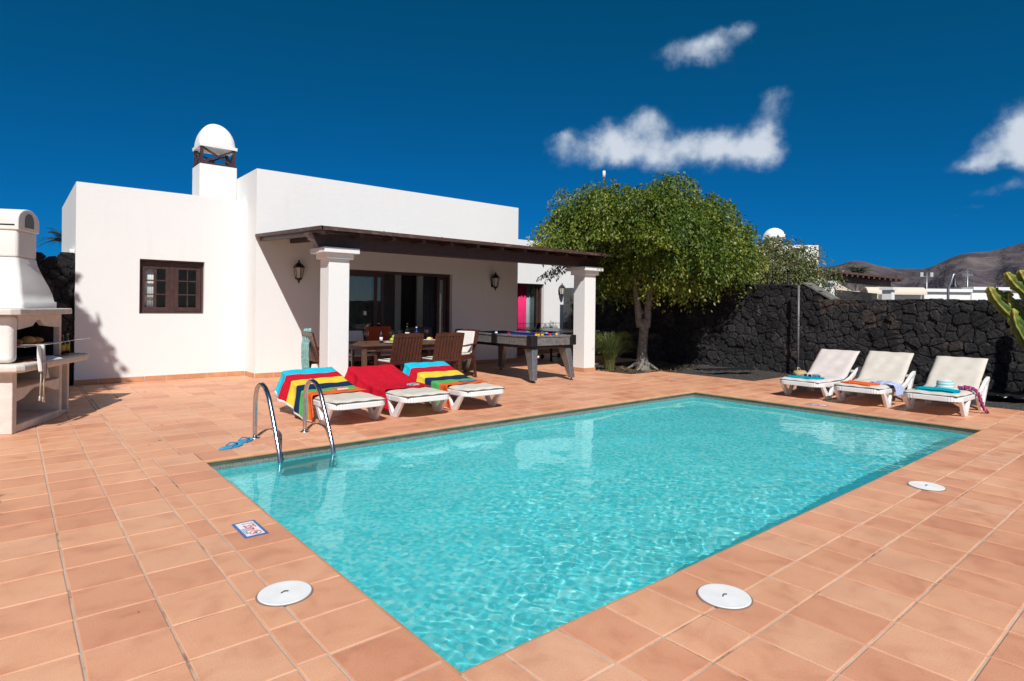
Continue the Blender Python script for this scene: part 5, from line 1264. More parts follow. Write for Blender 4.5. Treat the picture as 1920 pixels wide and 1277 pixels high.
bottle('pepper_bottle', (4.72, 9.02, TZ), .2, .026, M['black'], M['black'], 'slim black bottle in front of the orange covered chair', WL, neck=.2)
def plate(x, y, r, label, mat='white', name='plate', h=.016):
    mb = MB(); mb.lathe([(0, 0), (r * .55, .0), (r * .6, .004), (r, h), (r * .98, h + .003), (r * .6, .009), (0, .006)], 28); return tag(mb.obj(name, M[mat], loc=(x, y, TZ)), label, 'plate')
plate(4.86, 8.90, .135, 'white plate at the near edge of the dining table'); plate(5.78, 9.2, .12, 'white plate of sliced fruit at the right of the table')
M['apple'] = simple('green_apple', (.34, .50, .05), .25, .15, 8); M['wood_board'] = simple('light_wood_board', (.45, .25, .12), .6, .2, 10)
mb = MB(); mb.lathe([(0, 0), (.13, 0), (.15, .02), (.14, .022), (0, .012)], 24); tag(mb.obj('fruit_tray', M['wood_board'], loc=(4.98, 9.05, TZ)), 'round wooden tray under the green apples', 'tray')
for k, (dx, dy, dz) in enumerate([(-.045, 0, .046), (.035, .02, .046), (0, -.05, .046), (-.005, 0, .095)]):
    lump('apple', (4.98 + dx, 9.05 + dy, TZ + dz), .036, (1, 1, .92), M['apple'], 'green apple in the wooden tray on the dining table', 'apple')['group'] = 'green apples in the wooden tray'
lump('melon_slice', (5.76, 9.19, TZ + .035), .04, (1.3, .7, .8), simple('melon_flesh', (.75, .55, .12), .4, .1), 'yellow melon piece on the fruit plate', 'fruit'); lump('peach', (5.83, 9.23, TZ + .03), .028, (1, 1, .9), simple('peach_skin', (.6, .14, .06), .5, .3, 8), 'red peach beside the melon on the fruit plate', 'fruit')
mb = MB(); mb.box(-.14, .14, -.10, .10, 0, .018); tag(mb.obj('bread_board', M['wood_board'], None, .005, loc=(5.95, 9.05, TZ), rotz=.1), 'pale rectangular board at the right end of the dining table', 'board')

# ------------------------------------------------------------------ pool table (game)
PTR = math.atan2(9.95 - 7.78, 7.10 - 7.03) - PI / 2
pt = thing('billiard_table', 'grey and black billiard table with blue cloth and slanted legs', 'pool table', (7.56, 8.90, 0), PTR)
hw, hl, zt = .525, 1.10, .83
mb = MB(); t_ = .03
for s in (-1, 1):
    mb.box(s * hw - (t_ if s > 0 else 0), s * hw + (t_ if s < 0 else 0), -hl + .13, -.09, .655, .80); mb.box(s * hw - (t_ if s > 0 else 0), s * hw + (t_ if s < 0 else 0), .09, hl - .13, .655, .80)
    mb.box(-hw + .13, hw - .13, s * hl - (t_ if s > 0 else 0), s * hl + (t_ if s < 0 else 0), .655, .80)
mb.obj('apron', M['slate'], pt, .003)
mb = MB()
for s in (-1, 1):
    mb.box(s * hw - .10 if s > 0 else s * hw - .012, s * hw + .012 if s > 0 else s * hw + .10, -hl + .12, hl - .12, .801, .83)
    mb.box(-hw + .12, hw - .12, s * hl - .10 if s > 0 else s * hl - .012, s * hl + .012 if s > 0 else s * hl + .10, .801, .83)
mb.obj('rail', M['slate'], pt, .006)
for sx_ in (-1, 1):
    for sy_ in (-1, 0, 1):
        mb = MB()
        if sy_: mb.box(sx_ * hw - .125 if sx_ > 0 else sx_ * hw - .018, sx_ * hw + .018 if sx_ > 0 else sx_ * hw + .125, sy_ * hl - .125 if sy_ > 0 else sy_ * hl - .018, sy_ * hl + .018 if sy_ > 0 else sy_ * hl + .125, .65, .836)
        else: mb.box(sx_ * hw - .10 if sx_ > 0 else sx_ * hw - .016, sx_ * hw + .016 if sx_ > 0 else sx_ * hw + .10, -.088, .088, .65, .836)
        mb.obj('pocket_casting', M['black'], pt, .014, 3)
mb = MB(); mb.box(-hw + .04, hw - .04, -hl + .04, hl - .04, .77, .800); mb.obj('cloth', M['baize'], pt)
mb = MB()
for s in (-1, 1): mb.box(s * (hw - .12) - .02, s * (hw - .12) + .02, -hl + .17, hl - .17, .800, .828); mb.box(-hw + .17, hw - .17, s * (hl - .12) - .02, s * (hl - .12) + .02, .800, .828)
mb.obj('cushion_rubber', M['baize'], pt, .006)
mb = MB(); mb.box(-hw + .035, hw - .035, -hl + .035, hl - .035, .60, .66); mb.obj('underframe', M['black'], pt, .004)
for sx_ in (-1, 1):
    for sy_ in (-1, 1):
        X0, Y0 = sx_ * (hw - .13), sy_ * (hl - .14); mb = MB()
        def rect(cx_, cy_, a, b, z): return [(cx_ - a, cy_ - b, z), (cx_ + a, cy_ - b, z), (cx_ + a, cy_ + b, z), (cx_ - a, cy_ + b, z)]
        mb.hexa(rect(X0 + sx_ * .065, Y0 + sy_ * .12, .045, .05, .045), rect(X0 + sx_ * .01, Y0 - sy_ * .02, .07, .11, .60)); lg = mb.obj('leg', M['aluminium'], pt, .012, 2)
        mb = MB(); mb.lathe([(.03, .0), (.03, .012), (.012, .016), (.012, .05)], 14, (X0 + sx_ * .065, Y0 + sy_ * .12, .001)); mb.obj('foot', M['black'], lg)
mb = MB(); mb.lathe([(0, 0), (.02, 0), (.024, .008), (0, .012)], 12, X=Matrix.Translation((-hw + .14, -hl - .012, .46)) @ Matrix.Rotation(PI / 2, 4, 'X')); mb.obj('ball_window', M['white'], pt)
mb = MB(); mb.box(.13, .17, -hl - .004, -hl - .001, .70, .725); mb.obj('badge', simple('copper_badge', (.35, .12, .06), .4), pt)
Xp = Matrix.Translation((7.56, 8.90, 0)) @ Matrix.Rotation(PTR, 4, 'Z')
M['b_r'] = simple('red_ball', (.55, .01, .05), .08, .02); M['b_y'] = simple('yellow_ball', (.80, .42, .02), .08, .02); M['b_w'] = simple('white_ball', (.8, .8, .78), .08, .02); M['b_k'] = simple('black_ball', (.01, .01, .01), .08, .02)
def ball(x, y, m_, label, grp=None):
    mb = MB(); prof = [(.0286 * math.sin(PI * k / 12), -.0286 * math.cos(PI * k / 12)) for k in range(13)]; mb.lathe(prof, 20)
    o = mb.obj('billiard_ball', M[m_], loc=Xp @ Vector((x, y, .8288))); tag(o, label, 'ball', 'balls on the billiard table')
ball(-.30, .25, 'b_w', 'white cue ball toward the left of the blue cloth'); ball(-.30, -.15, 'b_r', 'red ball just right of the white cue ball'); ball(-.02, -.62, 'b_r', 'red ball near the middle of the blue cloth'); ball(.0, -.72, 'b_k', 'black ball right of the middle red ball')
ball(-.28, -.93, 'b_y', 'yellow ball against the near corner of the rail'); ball(-.18, -.88, 'b_y', 'left yellow ball of the close pair behind the near rail'); ball(-.10, -.89, 'b_y', 'right yellow ball of the close pair behind the near rail'); ball(.12, -.85, 'b_r', 'red ball between the yellow pair and the right corner'); ball(.33, -.80, 'b_y', 'yellow ball nearest the right end of the table')
mb = MB(); mb.box(-.012, .012, -.012, .012, 0, .02); tag(mb.obj('chalk_cube', M['white'], None, .002, loc=Xp @ Vector((.43, -.4, .831))), 'small pale chalk cube on the right rail of the billiard table', 'chalk')

# ------------------------------------------------------------------ table tennis table behind it
tt = thing('table_tennis_table', 'dark folding table tennis table with a net behind the billiard table', 'table tennis table', (10.95, 11.83, 0))
mb = MB(); mb.box(-.76, .76, -1.37, -.006, .735, .76); mb.box(-.76, .76, .006, 1.37, .735, .76); mb.obj('tabletop', simple('dark_blue_top', (.02, .03, .05), .3, .1), tt, .003)
mb = MB(); mb.box(-.77, .77, -1.375, -1.371, .731, .764); mb.obj('edge_band', M['white'], tt)
for x in (-.60, .60):
    for y in (-1.0, 1.0): mb = MB(); mb.box(x - .02, x + .02, y - .02, y + .02, .0, .734); mb.obj('leg', M['black'], tt)
mb = MB(); mb.bar((-.6, -1.0, .12), (.6, -1.0, .12), .03, .03); mb.bar((-.55, -.9, .70), (.5, -.3, .18), .025, .025); mb.bar((.55, .3, .2), (.0, -.3, .70), .025, .025); mb.obj('brace', M['black'], tt)
for x in (-.3, .3): mb = MB(); mb.lathe([(0, -.02), (.06, -.018), (.06, .018), (0, .02)], 16, X=Matrix.Translation((x, -.35, .062)) @ Matrix.Rotation(PI / 2, 4, 'Y')); mb.obj('wheel', M['black'], tt)
mb = MB(); mb.tube([(-.915, 0, .74), (-.915, 0, .925)], .012, 8); mb.tube([(.915, 0, .74), (.915, 0, .925)], .012, 8); mb.tube([(-.915, 0, .915), (.915, 0, .915)], .006, 6)
for k in range(37): mb.tube([(-.9 + .05 * k, 0, .765), (-.9 + .05 * k, 0, .915)], .0012, 3, caps=False)
for k in range(4): mb.tube([(-.9, 0, .78 + .035 * k), (.9, 0, .78 + .035 * k)], .0012, 3, caps=False)
mb.obj('net', M['black'], tt)
mb = MB(); mb.prism([(.0, .0), (.04, .02), (.06, .09), (.05, .16), (.0, .19), (-.05, .16), (-.06, .09), (-.04, .02)], -.006, .006, 'y', 0, Matrix.Rotation(.5, 4, 'Y')); tag(mb.obj('paddle', M['black'], loc=(10.66, 11.7, .765)), 'black bat lying against the table tennis net', 'bat')
# room furniture seen through the open door
mb = MB(); mb.box(4.7, 6.3, 12.5, 13.2, .0, .45); mb.box(4.7, 6.3, 13.2, 13.45, 0, .85); mb.box(4.5, 4.7, 12.5, 13.45, 0, .62); tag(mb.obj('sofa', simple('black_leather', (.014, .012, .012), .35), None, .04, 3), 'black sofa in the dark living room', 'sofa')
# ------------------------------------------------------------------ planting
def leaves_obj(name, P, Nn, T, L, W, rnd, mat, parent=None, loc=None):
    """P centres, T leaf axis, Nn normals, sizes; each leaf a folded lozenge"""
    n = len(P); T = T / np.linalg.norm(T, axis=1, keepdims=True); B = np.cross(Nn, T); B /= np.maximum(1e-6, np.linalg.norm(B, axis=1, keepdims=True)); Nn = np.cross(T, B)
    L = L[:, None]; W = W[:, None]
    a = P; b = P + T * L * .45 + B * W + Nn * W * .35; c = P + T * L; d = P + T * L * .45 - B * W + Nn * W * .35
    v = np.stack([a, b, c, d], 1).reshape(-1, 3)
    i = np.arange(n) * 4; f = np.stack([i, i + 1, i + 2, i, i + 2, i + 3], 1).reshape(-1, 3)
    me = bpy.data.meshes.new(name); me.vertices.add(len(v)); me.vertices.foreach_set('co', v.astype(np.float32).ravel()); me.loops.add(f.size); me.loops.foreach_set('vertex_index', f.astype(np.int32).ravel())
    me.polygons.add(len(f)); me.polygons.foreach_set('loop_start', (np.arange(len(f)) * 3).astype(np.int32)); me.update(calc_edges=True)
    at = me.color_attributes.new('rnd', 'FLOAT_COLOR', 'CORNER'); c4 = np.repeat(np.stack([rnd, rnd, rnd, np.ones_like(rnd)], 1), 6, axis=0).astype(np.float32); at.data.foreach_set('color', c4.ravel())
    me.materials.append(mat); o = bpy.data.objects.new(name, me); COL.objects.link(o)
    if parent is not None: o.parent = parent
    if loc is not None: o.location = loc
    return o
def rv(n): v = rng.normal(size=(n, 3)); return v / np.linalg.norm(v, axis=1, keepdims=True)
def weeping_crown(name, c, rx, ry, rzu, rzd, ntw, nl, leaf, mat, parent, nclump=90, droop=.5, shell=(.6, 1.0), yel=.3, cr=.42, core=.25, prune=None):
    """twigs hanging from many rounded clumps spread over a dome, plus a thinner core"""
    ga = PI * (3 - 5 ** .5); k = np.arange(nclump); zz = 1 - 1.72 * (k + .5) / nclump; ph = k * ga
    cd = np.stack([np.sqrt(1 - zz ** 2) * np.cos(ph), np.sqrt(1 - zz ** 2) * np.sin(ph), zz], 1) + rng.normal(size=(nclump, 3)) * .10
    cd /= np.linalg.norm(cd, axis=1, keepdims=True); crd = rng.uniform(shell[0], shell[1], nclump) * .9; cb = rng.random(nclump); csz = cr * rng.uniform(.65, 1.3, nclump)
    ci = rng.integers(0, nclump, ntw); inside = rng.random(ntw) < core
    d = rv(ntw); off = d * (rng.random(ntw) ** .45 * csz[ci])[:, None]; off[:, 2] *= .8
    base = cd[ci] * crd[ci][:, None]
    base = np.where(inside[:, None], rv(ntw) * (rng.random(ntw) ** .5 * .75)[:, None], base)
    S = np.stack([base[:, 0] * rx, base[:, 1] * ry, np.where(base[:, 2] > 0, base[:, 2] * rzu, base[:, 2] * rzd)], 1) + off + np.array(c)
    out = off / np.maximum(1e-6, np.linalg.norm(off, axis=1, keepdims=True)) * .7 + base * .6; out[:, 2] *= .4; out /= np.maximum(1e-6, np.linalg.norm(out, axis=1, keepdims=True))
    n = ntw; Pl, Tl, Rl = [], [], []; tl = rng.uniform(.16, .40, n); bright = .6 * cb[ci] + .4 * rng.random(n); upf = np.clip(base[:, 2] + .3, 0, 1)
    for q in range(nl):
        t = (q + rng.random(n)) / nl
        p = S + out * (tl * t * .8)[:, None] + np.array([0, 0, -1]) * (tl * t ** 1.6 * droop * 1.4)[:, None] + rng.normal(size=(n, 3)) * .028
        tt = out * .5 + np.array([0, 0, -.8]) + rng.normal(size=(n, 3)) * .5
        Pl.append(p); Tl.append(tt); Rl.append(np.clip(.12 + .30 * rng.random(n) + yel * bright * (.4 + .8 * t) + .25 * (rng.random(n) > .9), 0, 1))
    Pl = np.concatenate(Pl); Tl = np.concatenate(Tl); Rl = np.concatenate(Rl)
    if prune is not None: kk = ~prune(Pl); Pl, Tl, Rl = Pl[kk], Tl[kk], Rl[kk]
    N = len(Pl); nn = rv(N); L = rng.uniform(.7, 1.25, N) * leaf
    return leaves_obj(name, Pl, nn, Tl, L, L * rng.uniform(.22, .30, N), Rl, mat, parent)
def limb(mb, p, q, r0, r1, seed, bend=.12, n=10):
    R = random.Random(seed); p = Vector(p); q = Vector(q); o1 = Vector((R.uniform(-1, 1), R.uniform(-1, 1), R.uniform(-.3, .3))) * bend; pts = []; rs = []
    for i in range(n + 1): t = i / n; pts.append(p.lerp(q, t) + o1 * math.sin(t * PI) + Vector((R.uniform(-1, 1), R.uniform(-1, 1), 0)) * .012); rs.append(r0 + (r1 - r0) * t)
    mb.tube(pts, rs, 10)
tx, ty = 10.93, 8.45
tr = thing('ficus_tree', 'big rounded weeping fig with a pale forked trunk beside the right column', 'tree', (tx, ty, 0))
mb = MB()
pts = [(tx, ty, -.1), (tx, ty, .02), (tx - .01, ty, .12), (tx - .02, ty + .01, .35), (tx, ty, .65), (tx + .02, ty - .01, .95), (tx + .02, ty - .01, 1.1)]
mb.tube(pts, [.20, .165, .135, .112, .10, .108, .125], 16)
limb(mb, (tx + .05, ty - .045, .92), (tx + .17, ty - .12, 2.2), .088, .055, 3, .02); limb(mb, (tx - .055, ty + .045, .92), (tx - .20, ty + .16, 2.2), .085, .05, 4, .02); limb(mb, (tx, ty + .05, 1.2), (tx + .08, ty + .45, 2.4), .06, .04, 8, .03)
for k in range(12):
    a = 2 * PI * k / 12; b0 = Vector((tx + .15 * math.cos(a), ty + .15 * math.sin(a), 2.0)); limb(mb, b0, (tx + .2 + 1.7 * math.cos(a + .2), ty + .3 + 1.7 * math.sin(a + .2), 2.6 + .9 * ((k * 7) % 5) / 5), .035, .008, k + 20, .15)
for k, a in enumerate((-1.1, -.2, .9, 2.2, 3.4)): limb(mb, (tx + .1 * math.cos(a), ty + .1 * math.sin(a), .10), (tx + .34 * math.cos(a), ty + .34 * math.sin(a), -.03), .055, .015, k + 50, .03, 6)
part(mb, 'trunk', M['bark'], tr)
cr1 = weeping_crown('crown', (tx + .36, ty + .30, 2.70), 2.52, 2.52, 1.62, 1.0, 10500, 14, .074, M['leaf'], tr, 120, .8, (.74, 1.04), .66, .42, .22, lambda P: ((P[:, 0] * .767 - P[:, 1] * .641 < 1.72 + .1 * np.sin(P[:, 2] * 9)) & (P[:, 2] < 2.46 + .05 * np.sin(P[:, 1] * 9))) | ((P[:, 0] < 9.95) & (P[:, 2] < 2.50 + .06 * np.sin(P[:, 1] * 9))) | ((P[:, 0] < 9.7) & (P[:, 1] < 8.55) & (P[:, 2] < 2.75)))
cr1.location = (-tx, -ty, 0)
# stray sprays hanging at the pergola side
mb = MB(); Pl, Tl = [], []
hub = Vector((10.3, 9.2, 2.55))
for k in range(9):
    s0 = Vector((rng.uniform(9.35, 9.7), rng.uniform(9.3, 9.9), rng.uniform(2.2, 2.4))); e0 = s0 + Vector((-.45, .15, -.28)) + Vector(rng.normal(size=3) * .08)
    pts = [hub, hub.lerp(s0, .5) + Vector((0, 0, .05)), s0, s0.lerp(e0, .5) + Vector((0, 0, .03)), e0]; mb.tube(pts, [.008, .006, .004, .003, .002], 5)
    for q in range(20):
        t = .15 + .85 * q / 19; p = s0.lerp(e0, t); Pl.append(np.array(p) + rng.normal(size=3) * .015); Tl.append(np.array([0, 0, -1.]) + rng.normal(size=3) * .45)
part(mb, 'branch', M['bark'], tr)
Pl = np.array(Pl); Tl = np.array(Tl); n = len(Pl); L = rng.uniform(.05, .085, n); o = leaves_obj('hanging_leaves', Pl, rv(n), Tl, L, L * .25, rng.random(n) * .5, M['leaf'], tr, (-tx, -ty, 0)); o['kind'] = 'stuff'
# sparse shrub behind the boundary wall
t2 = thing('flowering_shrub', 'sparse dusty shrub with bare pinkish stems rising behind the stone wall', 'shrub', (16.2, 8.0, 0))
mb = MB(); R = random.Random(5)
for k in range(46):
    a = R.uniform(0, 2 * PI); q = R.uniform(.3, 1.5); limb(mb, (16.2 + .3 * math.cos(a), 8.0 + .3 * math.sin(a), .2), (16.2 + 1.35 * q * math.cos(a), 8.0 + 1.35 * q * math.sin(a), R.uniform(1.7, 3.1)), .022, .004, k, .25, 7)
part(mb, 'stems', M['twig'], t2)
o = weeping_crown('foliage', (16.15, 8.1, 2.42), 1.6, 1.6, 1.15, .7, 1750, 12, .07, M['leaf2'], t2, 52, .8, (.5, 1.08), .7, .32, .3); o.location = (-16.2, -8.0, 0)
# fountain grass beside the column
def tuft(name, x, y, n, h, spread, label, mat, cat='grass clump', w=.007, droop=.9, z0=-.02, dead=.3):
    vs, fs, cs = [], [], []
    for k in range(n):
        a = rng.uniform(0, 2 * PI); r0 = rng.uniform(0, .10); L = h * rng.uniform(.6, 1.25); sp = spread * rng.uniform(.2, 1.1); seg = 7; c = rng.random()
        bx, by = x + r0 * math.cos(a), y + r0 * math.sin(a); px_, py_ = -math.sin(a) * w, math.cos(a) * w; o_ = len(vs)
        for i in range(seg + 1):
            t = i / seg; rr = sp * t ** 1.3 + .0; z = L * (t * 1.25 - droop * .75 * t ** 2.6); tw = 1 - t * .9
            vs += [(bx + rr * math.cos(a) + px_ * tw, by + rr * math.sin(a) + py_ * tw, z0 + z), (bx + rr * math.cos(a) - px_ * tw, by + rr * math.sin(a) - py_ * tw, z0 + z + .002)]
        for i in range(seg): q = o_ + 2 * i; fs.append((q, q + 1, q + 3, q + 2)); cs.append(min(1, .25 + .5 * c + (dead if i < 2 else 0)))
    me = bpy.data.meshes.new(name); me.from_pydata(vs, [], fs); at = me.color_attributes.new('rnd', 'FLOAT_COLOR', 'CORNER')
    arr = np.repeat(np.array([(c, c, c, 1) for c in cs], dtype=np.float32), 4, axis=0); at.data.foreach_set('color', arr.ravel()); me.materials.append(mat)
    o = bpy.data.objects.new(name, me); COL.objects.link(o); tag(o, label, cat); return o
tuft('fountain_grass', 9.98, 8.62, 620, 1.12, .52, 'tall fountain grass clump at the foot of the right column', M['grassblade'])
tuft('reflection_plant', 5.55, 11.95, 60, .95, .62, 'spiky plant added behind the left sliding door glass to stand for a reflected one', M['palm'], 'plant', .014, .35, .2, 0)  # plant added indoors to stand for one reflected in the pane
mb = MB(); mb.lathe([(0, 0), (.13, 0), (.17, .26), (.18, .28), (.165, .28), (.15, .22), (0, .22)], 20, (5.55, 11.95, .002)); tag(mb.obj('plant_pot', simple('brown_pot', (.16, .06, .035), .7)), 'brown pot added under the stand-in plant inside the sliding door', 'pot')
# candelabra euphorbia at the right edge
eu = thing('candelabra_cactus', 'yellow green candelabra cactus at the right edge above the wall', 'cactus', (11.86, 1.81, 0))
def cactmat():
    m, nt, b = newmat('euphorbia_skin'); geo = node(nt, 'ShaderNodeAttribute', attribute_name='rnd'); sep = nt.nodes.new('ShaderNodeSeparateColor'); nt.links.new(geo.outputs['Color'], sep.inputs[0])
    r = ramp(nt, [(0, (.03, .085, .018)), (.5, (.09, .15, .025)), (.75, (.32, .31, .04)), (1, (.42, .28, .06))], sep.outputs[0])
    n = node(nt, 'ShaderNodeTexNoise'); n.inputs['Scale'].default_value = 30; nt.links.new(coords(nt), n.inputs[0]); mx = node(nt, 'ShaderNodeMixRGB', blend_type='MULTIPLY'); mx.inputs[0].default_value = .6
    r2 = ramp(nt, [(.35, (.6, .6, .55)), (.6, (1.1, 1.1, 1.1))], n.outputs[0]); nt.links.new(r.outputs[0], mx.inputs[1]); nt.links.new(r2.outputs[0], mx.inputs[2]); nt.links.new(mx.outputs[0], b.inputs['Base Color']); b.inputs['Roughness'].default_value = .5; return m
M['cactus'] = cactmat()
def cactus_arm(pts, r, parent, seed, ribs=4):
    R = random.Random(seed); P_ = [Vector(p) for p in pts]; D = []
    for i in range(len(P_) - 1):
        p0, p1, p2, p3 = P_[max(i - 1, 0)], P_[i], P_[i + 1], P_[min(i + 2, len(P_) - 1)]
        for k in range(10): f_ = k / 10; D.append(.5 * ((2 * p1) + (p2 - p0) * f_ + (2 * p0 - 5 * p1 + 4 * p2 - p3) * f_ ** 2 + (3 * p1 - p0 - 3 * p2 + p3) * f_ ** 3))
    D.append(P_[-1]); n = ribs * 6; vs, fs, cs = [], [], []
    a = Vector((1, .2, 0)); m = len(D)
    for i, p in enumerate(D):
        t = (D[min(i + 1, m - 1)] - D[max(i - 1, 0)]).normalized(); a = (a - t * a.dot(t)).normalized(); b = t.cross(a); u = i / (m - 1)
        env = min(1, (1 - u) * 7 + .12) ** .5 * (.72 + .28 * math.sin(u * 22 + seed) ** 2)
        for k in range(n):
            q = 2 * PI * k / n; rib = abs(math.cos(q * ribs / 2)) ** 1.6; sc = 1 + .12 * math.sin(i * 2.1 + k) * rib; rr = r * env * (.40 + .75 * rib * sc)
            vs.append(tuple(p + (a * math.cos(q) + b * math.sin(q)) * rr)); 
    for i in range(m - 1):
        for k in range(n):
            fs.append((i * n + k, i * n + (k + 1) % n, (i + 1) * n + (k + 1) % n, (i + 1) * n + k)); u = i / (m - 1); rib = abs(math.cos(2 * PI * k / n * ribs / 2)); cs.append(min(1, .12 + .62 * u ** 1.5 + .5 * (rib > .93) * (.3 + .7 * u)))
    fs.append(tuple((m - 1) * n + k for k in range(n))); cs.append(.8)
    me = bpy.data.meshes.new('arm'); me.from_pydata(vs, [], fs); at = me.color_attributes.new('rnd', 'FLOAT_COLOR', 'CORNER'); arr = []
    for f_, c in zip(fs, cs): arr += [(c, c, c, 1)] * len(f_)
    at.data.foreach_set('color', np.array(arr, dtype=np.float32).ravel()); me.polygons.foreach_set('use_smooth', [True] * len(fs)); me.materials.append(M['cactus'])
    o = bpy.data.objects.new('arm', me); COL.objects.link(o); o.parent = parent; return o
# arms given in a plane facing the terrace: (sideways, up) metres from the stem
def cw(s, z, dpt=0.):
    s = 2.2 * s - .36
    return (s * .767 + dpt * .641, -s * .641 + dpt * .767, z)
A_ = [[(.25, .2), (.16, .8), (.0, 1.2), (-.14, 1.52), (-.19, 1.72)], [(.16, .85), (.02, 1.25), (-.03, 1.5), (-.03, 1.66)], [(.22, .6), (.14, 1.2), (.05, 1.55), (-.06, 1.78), (-.11, 1.93)], [(.20, .9), (.16, 1.4), (.09, 1.75), (.04, 1.98)],
      [(.25, .9), (.24, 1.5), (.17, 1.9), (.12, 2.18)], [(.30, .8), (.30, 1.5), (.25, 1.8), (.21, 2.02)], [(.3, .3), (.36, 1.1), (.38, 1.6), (.37, 1.95)], [(.3, .3), (.1, .75), (-.02, 1.15), (-.04, 1.4)], [(.35, .2), (.48, 1.0), (.50, 1.6), (.48, 2.1)], [(.1, 1.2), (.02, 1.45), (-.10, 1.62), (-.14, 1.7)]]
for k, a in enumerate(A_): cactus_arm([cw(s, z, .1 * math.sin(k * 2.3)) for s, z in a], .072, eu, k)
cactus_arm([cw(.25, -.05), cw(.27, .4), cw(.28, 1.0)], .11, eu, 30)
# garden ground, leaf litter, sheet
def gravel():
    m, nt, b = newmat('black_volcanic_gravel'); co = coords(nt)
    v = node(nt, 'ShaderNodeTexVoronoi'); v.inputs['Scale'].default_value = 55; nt.links.new(co, v.inputs[0]); sep = nt.nodes.new('ShaderNodeSeparateColor'); nt.links.new(v.outputs['Color'], sep.inputs[0])
    r = ramp(nt, [(0, (.012, .011, .011)), (.6, (.04, .037, .035)), (.9, (.085, .075, .066)), (1, (.18, .14, .11))], sep.outputs[0]); nt.links.new(r.outputs[0], b.inputs['Base Color']); b.inputs['Roughness'].default_value = .95
    bp = node(nt, 'ShaderNodeBump'); bp.inputs['Distance'].default_value = .01; nt.links.new(v.outputs['Distance'], bp.inputs['Height']); nt.links.new(bp.outputs[0], b.inputs['Normal']); return m
nx_, ny_ = 70, 190; xs_ = np.linspace(9.6, 13.1, nx_); ys_ = np.linspace(-6, 13.2, ny_); mb = MB()
Zg = lambda x, y: -.035 + .012 * math.sin(x * 3.1 + y * 1.7) + .010 * math.sin(x * 7.3 - y * 5.1) + .008 * math.sin(y * 11 + x * 2) + .05 * max(0, x - 12.3)
mb.add([(x, y, Zg(x, y)) for x in xs_ for y in ys_], [(i * ny_ + j, (i + 1) * ny_ + j, (i + 1) * ny_ + j + 1, i * ny_ + j + 1) for i in range(nx_ - 1) for j in range(ny_ - 1)], 0, True)
o = mb.obj('gravel_bed', gravel()); struct(o)
# thin terrace edge beside the bed
n = 5200; P_ = np.stack([rng.uniform(9.68, 12.6, n), rng.uniform(7.82, 9.85, n), np.zeros(n)], 1); k_ = rng.random(n) < np.exp(-((P_[:, 0] - 10.6) ** 2 / 1.4 + (P_[:, 1] - 8.4) ** 2 / .9)) + .12; P_ = P_[k_]
P_[:, 2] = [Zg(x, y) + .008 for x, y in P_[:, :2]]; n = len(P_); T_ = rng.normal(size=(n, 3)); T_[:, 2] *= .12; Nn = np.tile([0, 0, 1.], (n, 1)) + rng.normal(size=(n, 3)) * .25
L = rng.uniform(.035, .075, n); M['dry'] = leafmat('dry_fallen_leaf', [(0, (.06, .035, .02)), (.5, (.17, .10, .05)), (1, (.34, .24, .12))], .1, .8)
o = leaves_obj('leaf_litter', P_, Nn, T_, L, L * .24, rng.random(n), M['dry']); o['kind'] = 'stuff'; o['label'] = 'dry brown leaves fallen under the fig tree'; o['category'] = 'leaf litter'
n = 260; P_ = np.stack([rng.uniform(.9, 9.5, n), rng.uniform(6.3, 11.2, n), np.full(n, .004)], 1); q = rng.random(n) < .35; P_ = P_[q]; n = len(P_); T_ = rng.normal(size=(n, 3)); T_[:, 2] = 0.02
L = rng.uniform(.02, .045, n); o = leaves_obj('scattered_leaves', P_, np.tile([0, 0, 1.], (n, 1)) + rng.normal(size=(n, 3)) * .1, T_, L, L * .22, rng.random(n), M['dry']); o['kind'] = 'stuff'; o['label'] = 'a few small dry leaves blown across the terrace tiles'; o['category'] = 'leaf litter'
mb = MB(); g = [[(11.15 + 1.25 * i / 30, 7.2 - .55 * i / 30 + .22 * (j / 8 - .5), .02 + .035 * abs(math.sin(i * .7 + j * .5)) + .03 * math.sin(j / 8 * PI)) for j in range(9)] for i in range(31)]
mb.sheet(g, .004); tag(mb.obj('plastic_sheet', simple('black_polythene', (.015, .015, .016), .25)), 'crumpled black plastic sheet on the gravel under the wall', 'plastic sheet')
for (y0, y1) in ((2.5, 1.1), (.9, -.6)):
    mb = MB(); g = [[(11.6 + .8 * j / 10 + .06 * math.sin(i), y0 + (y1 - y0) * i / 30, .03 + .05 * abs(math.sin(i * .9 + j * .8)) + .02 * math.sin(j)) for j in range(11)] for i in range(31)]
    mb.sheet(g, .004); tag(mb.obj('plastic_sheet', bpy.data.materials['black_polythene']), 'black plastic ground sheet behind the rightmost lounger' if y0 > 1 else 'black plastic ground sheet running out of view at the right edge', 'plastic sheet')
# slim poles by the wall
mb = MB(); mb.tube([(12.63, 5.76, -.05), (12.63, 5.76, 1.86)], .021, 10); mb.tube([(12.63, 5.76, 1.0), (12.63, 5.76, 1.03)], .027, 10); tag(mb.obj('metal_pole', M['slate']), 'slim grey pole standing against the stone wall behind the left of the right loungers', 'pole')
mb = MB(); mb.tube([(13.3, 6.3, 0), (13.3, 6.3, 2.2)], .03, 8); mb.tube([(13.3, 6.3, 2.2), (13.3, 6.3, 2.26)], .045, 8); tag(mb.obj('garden_post', M['black']), 'thin dark post poking up behind the stone wall by the shrub', 'post')
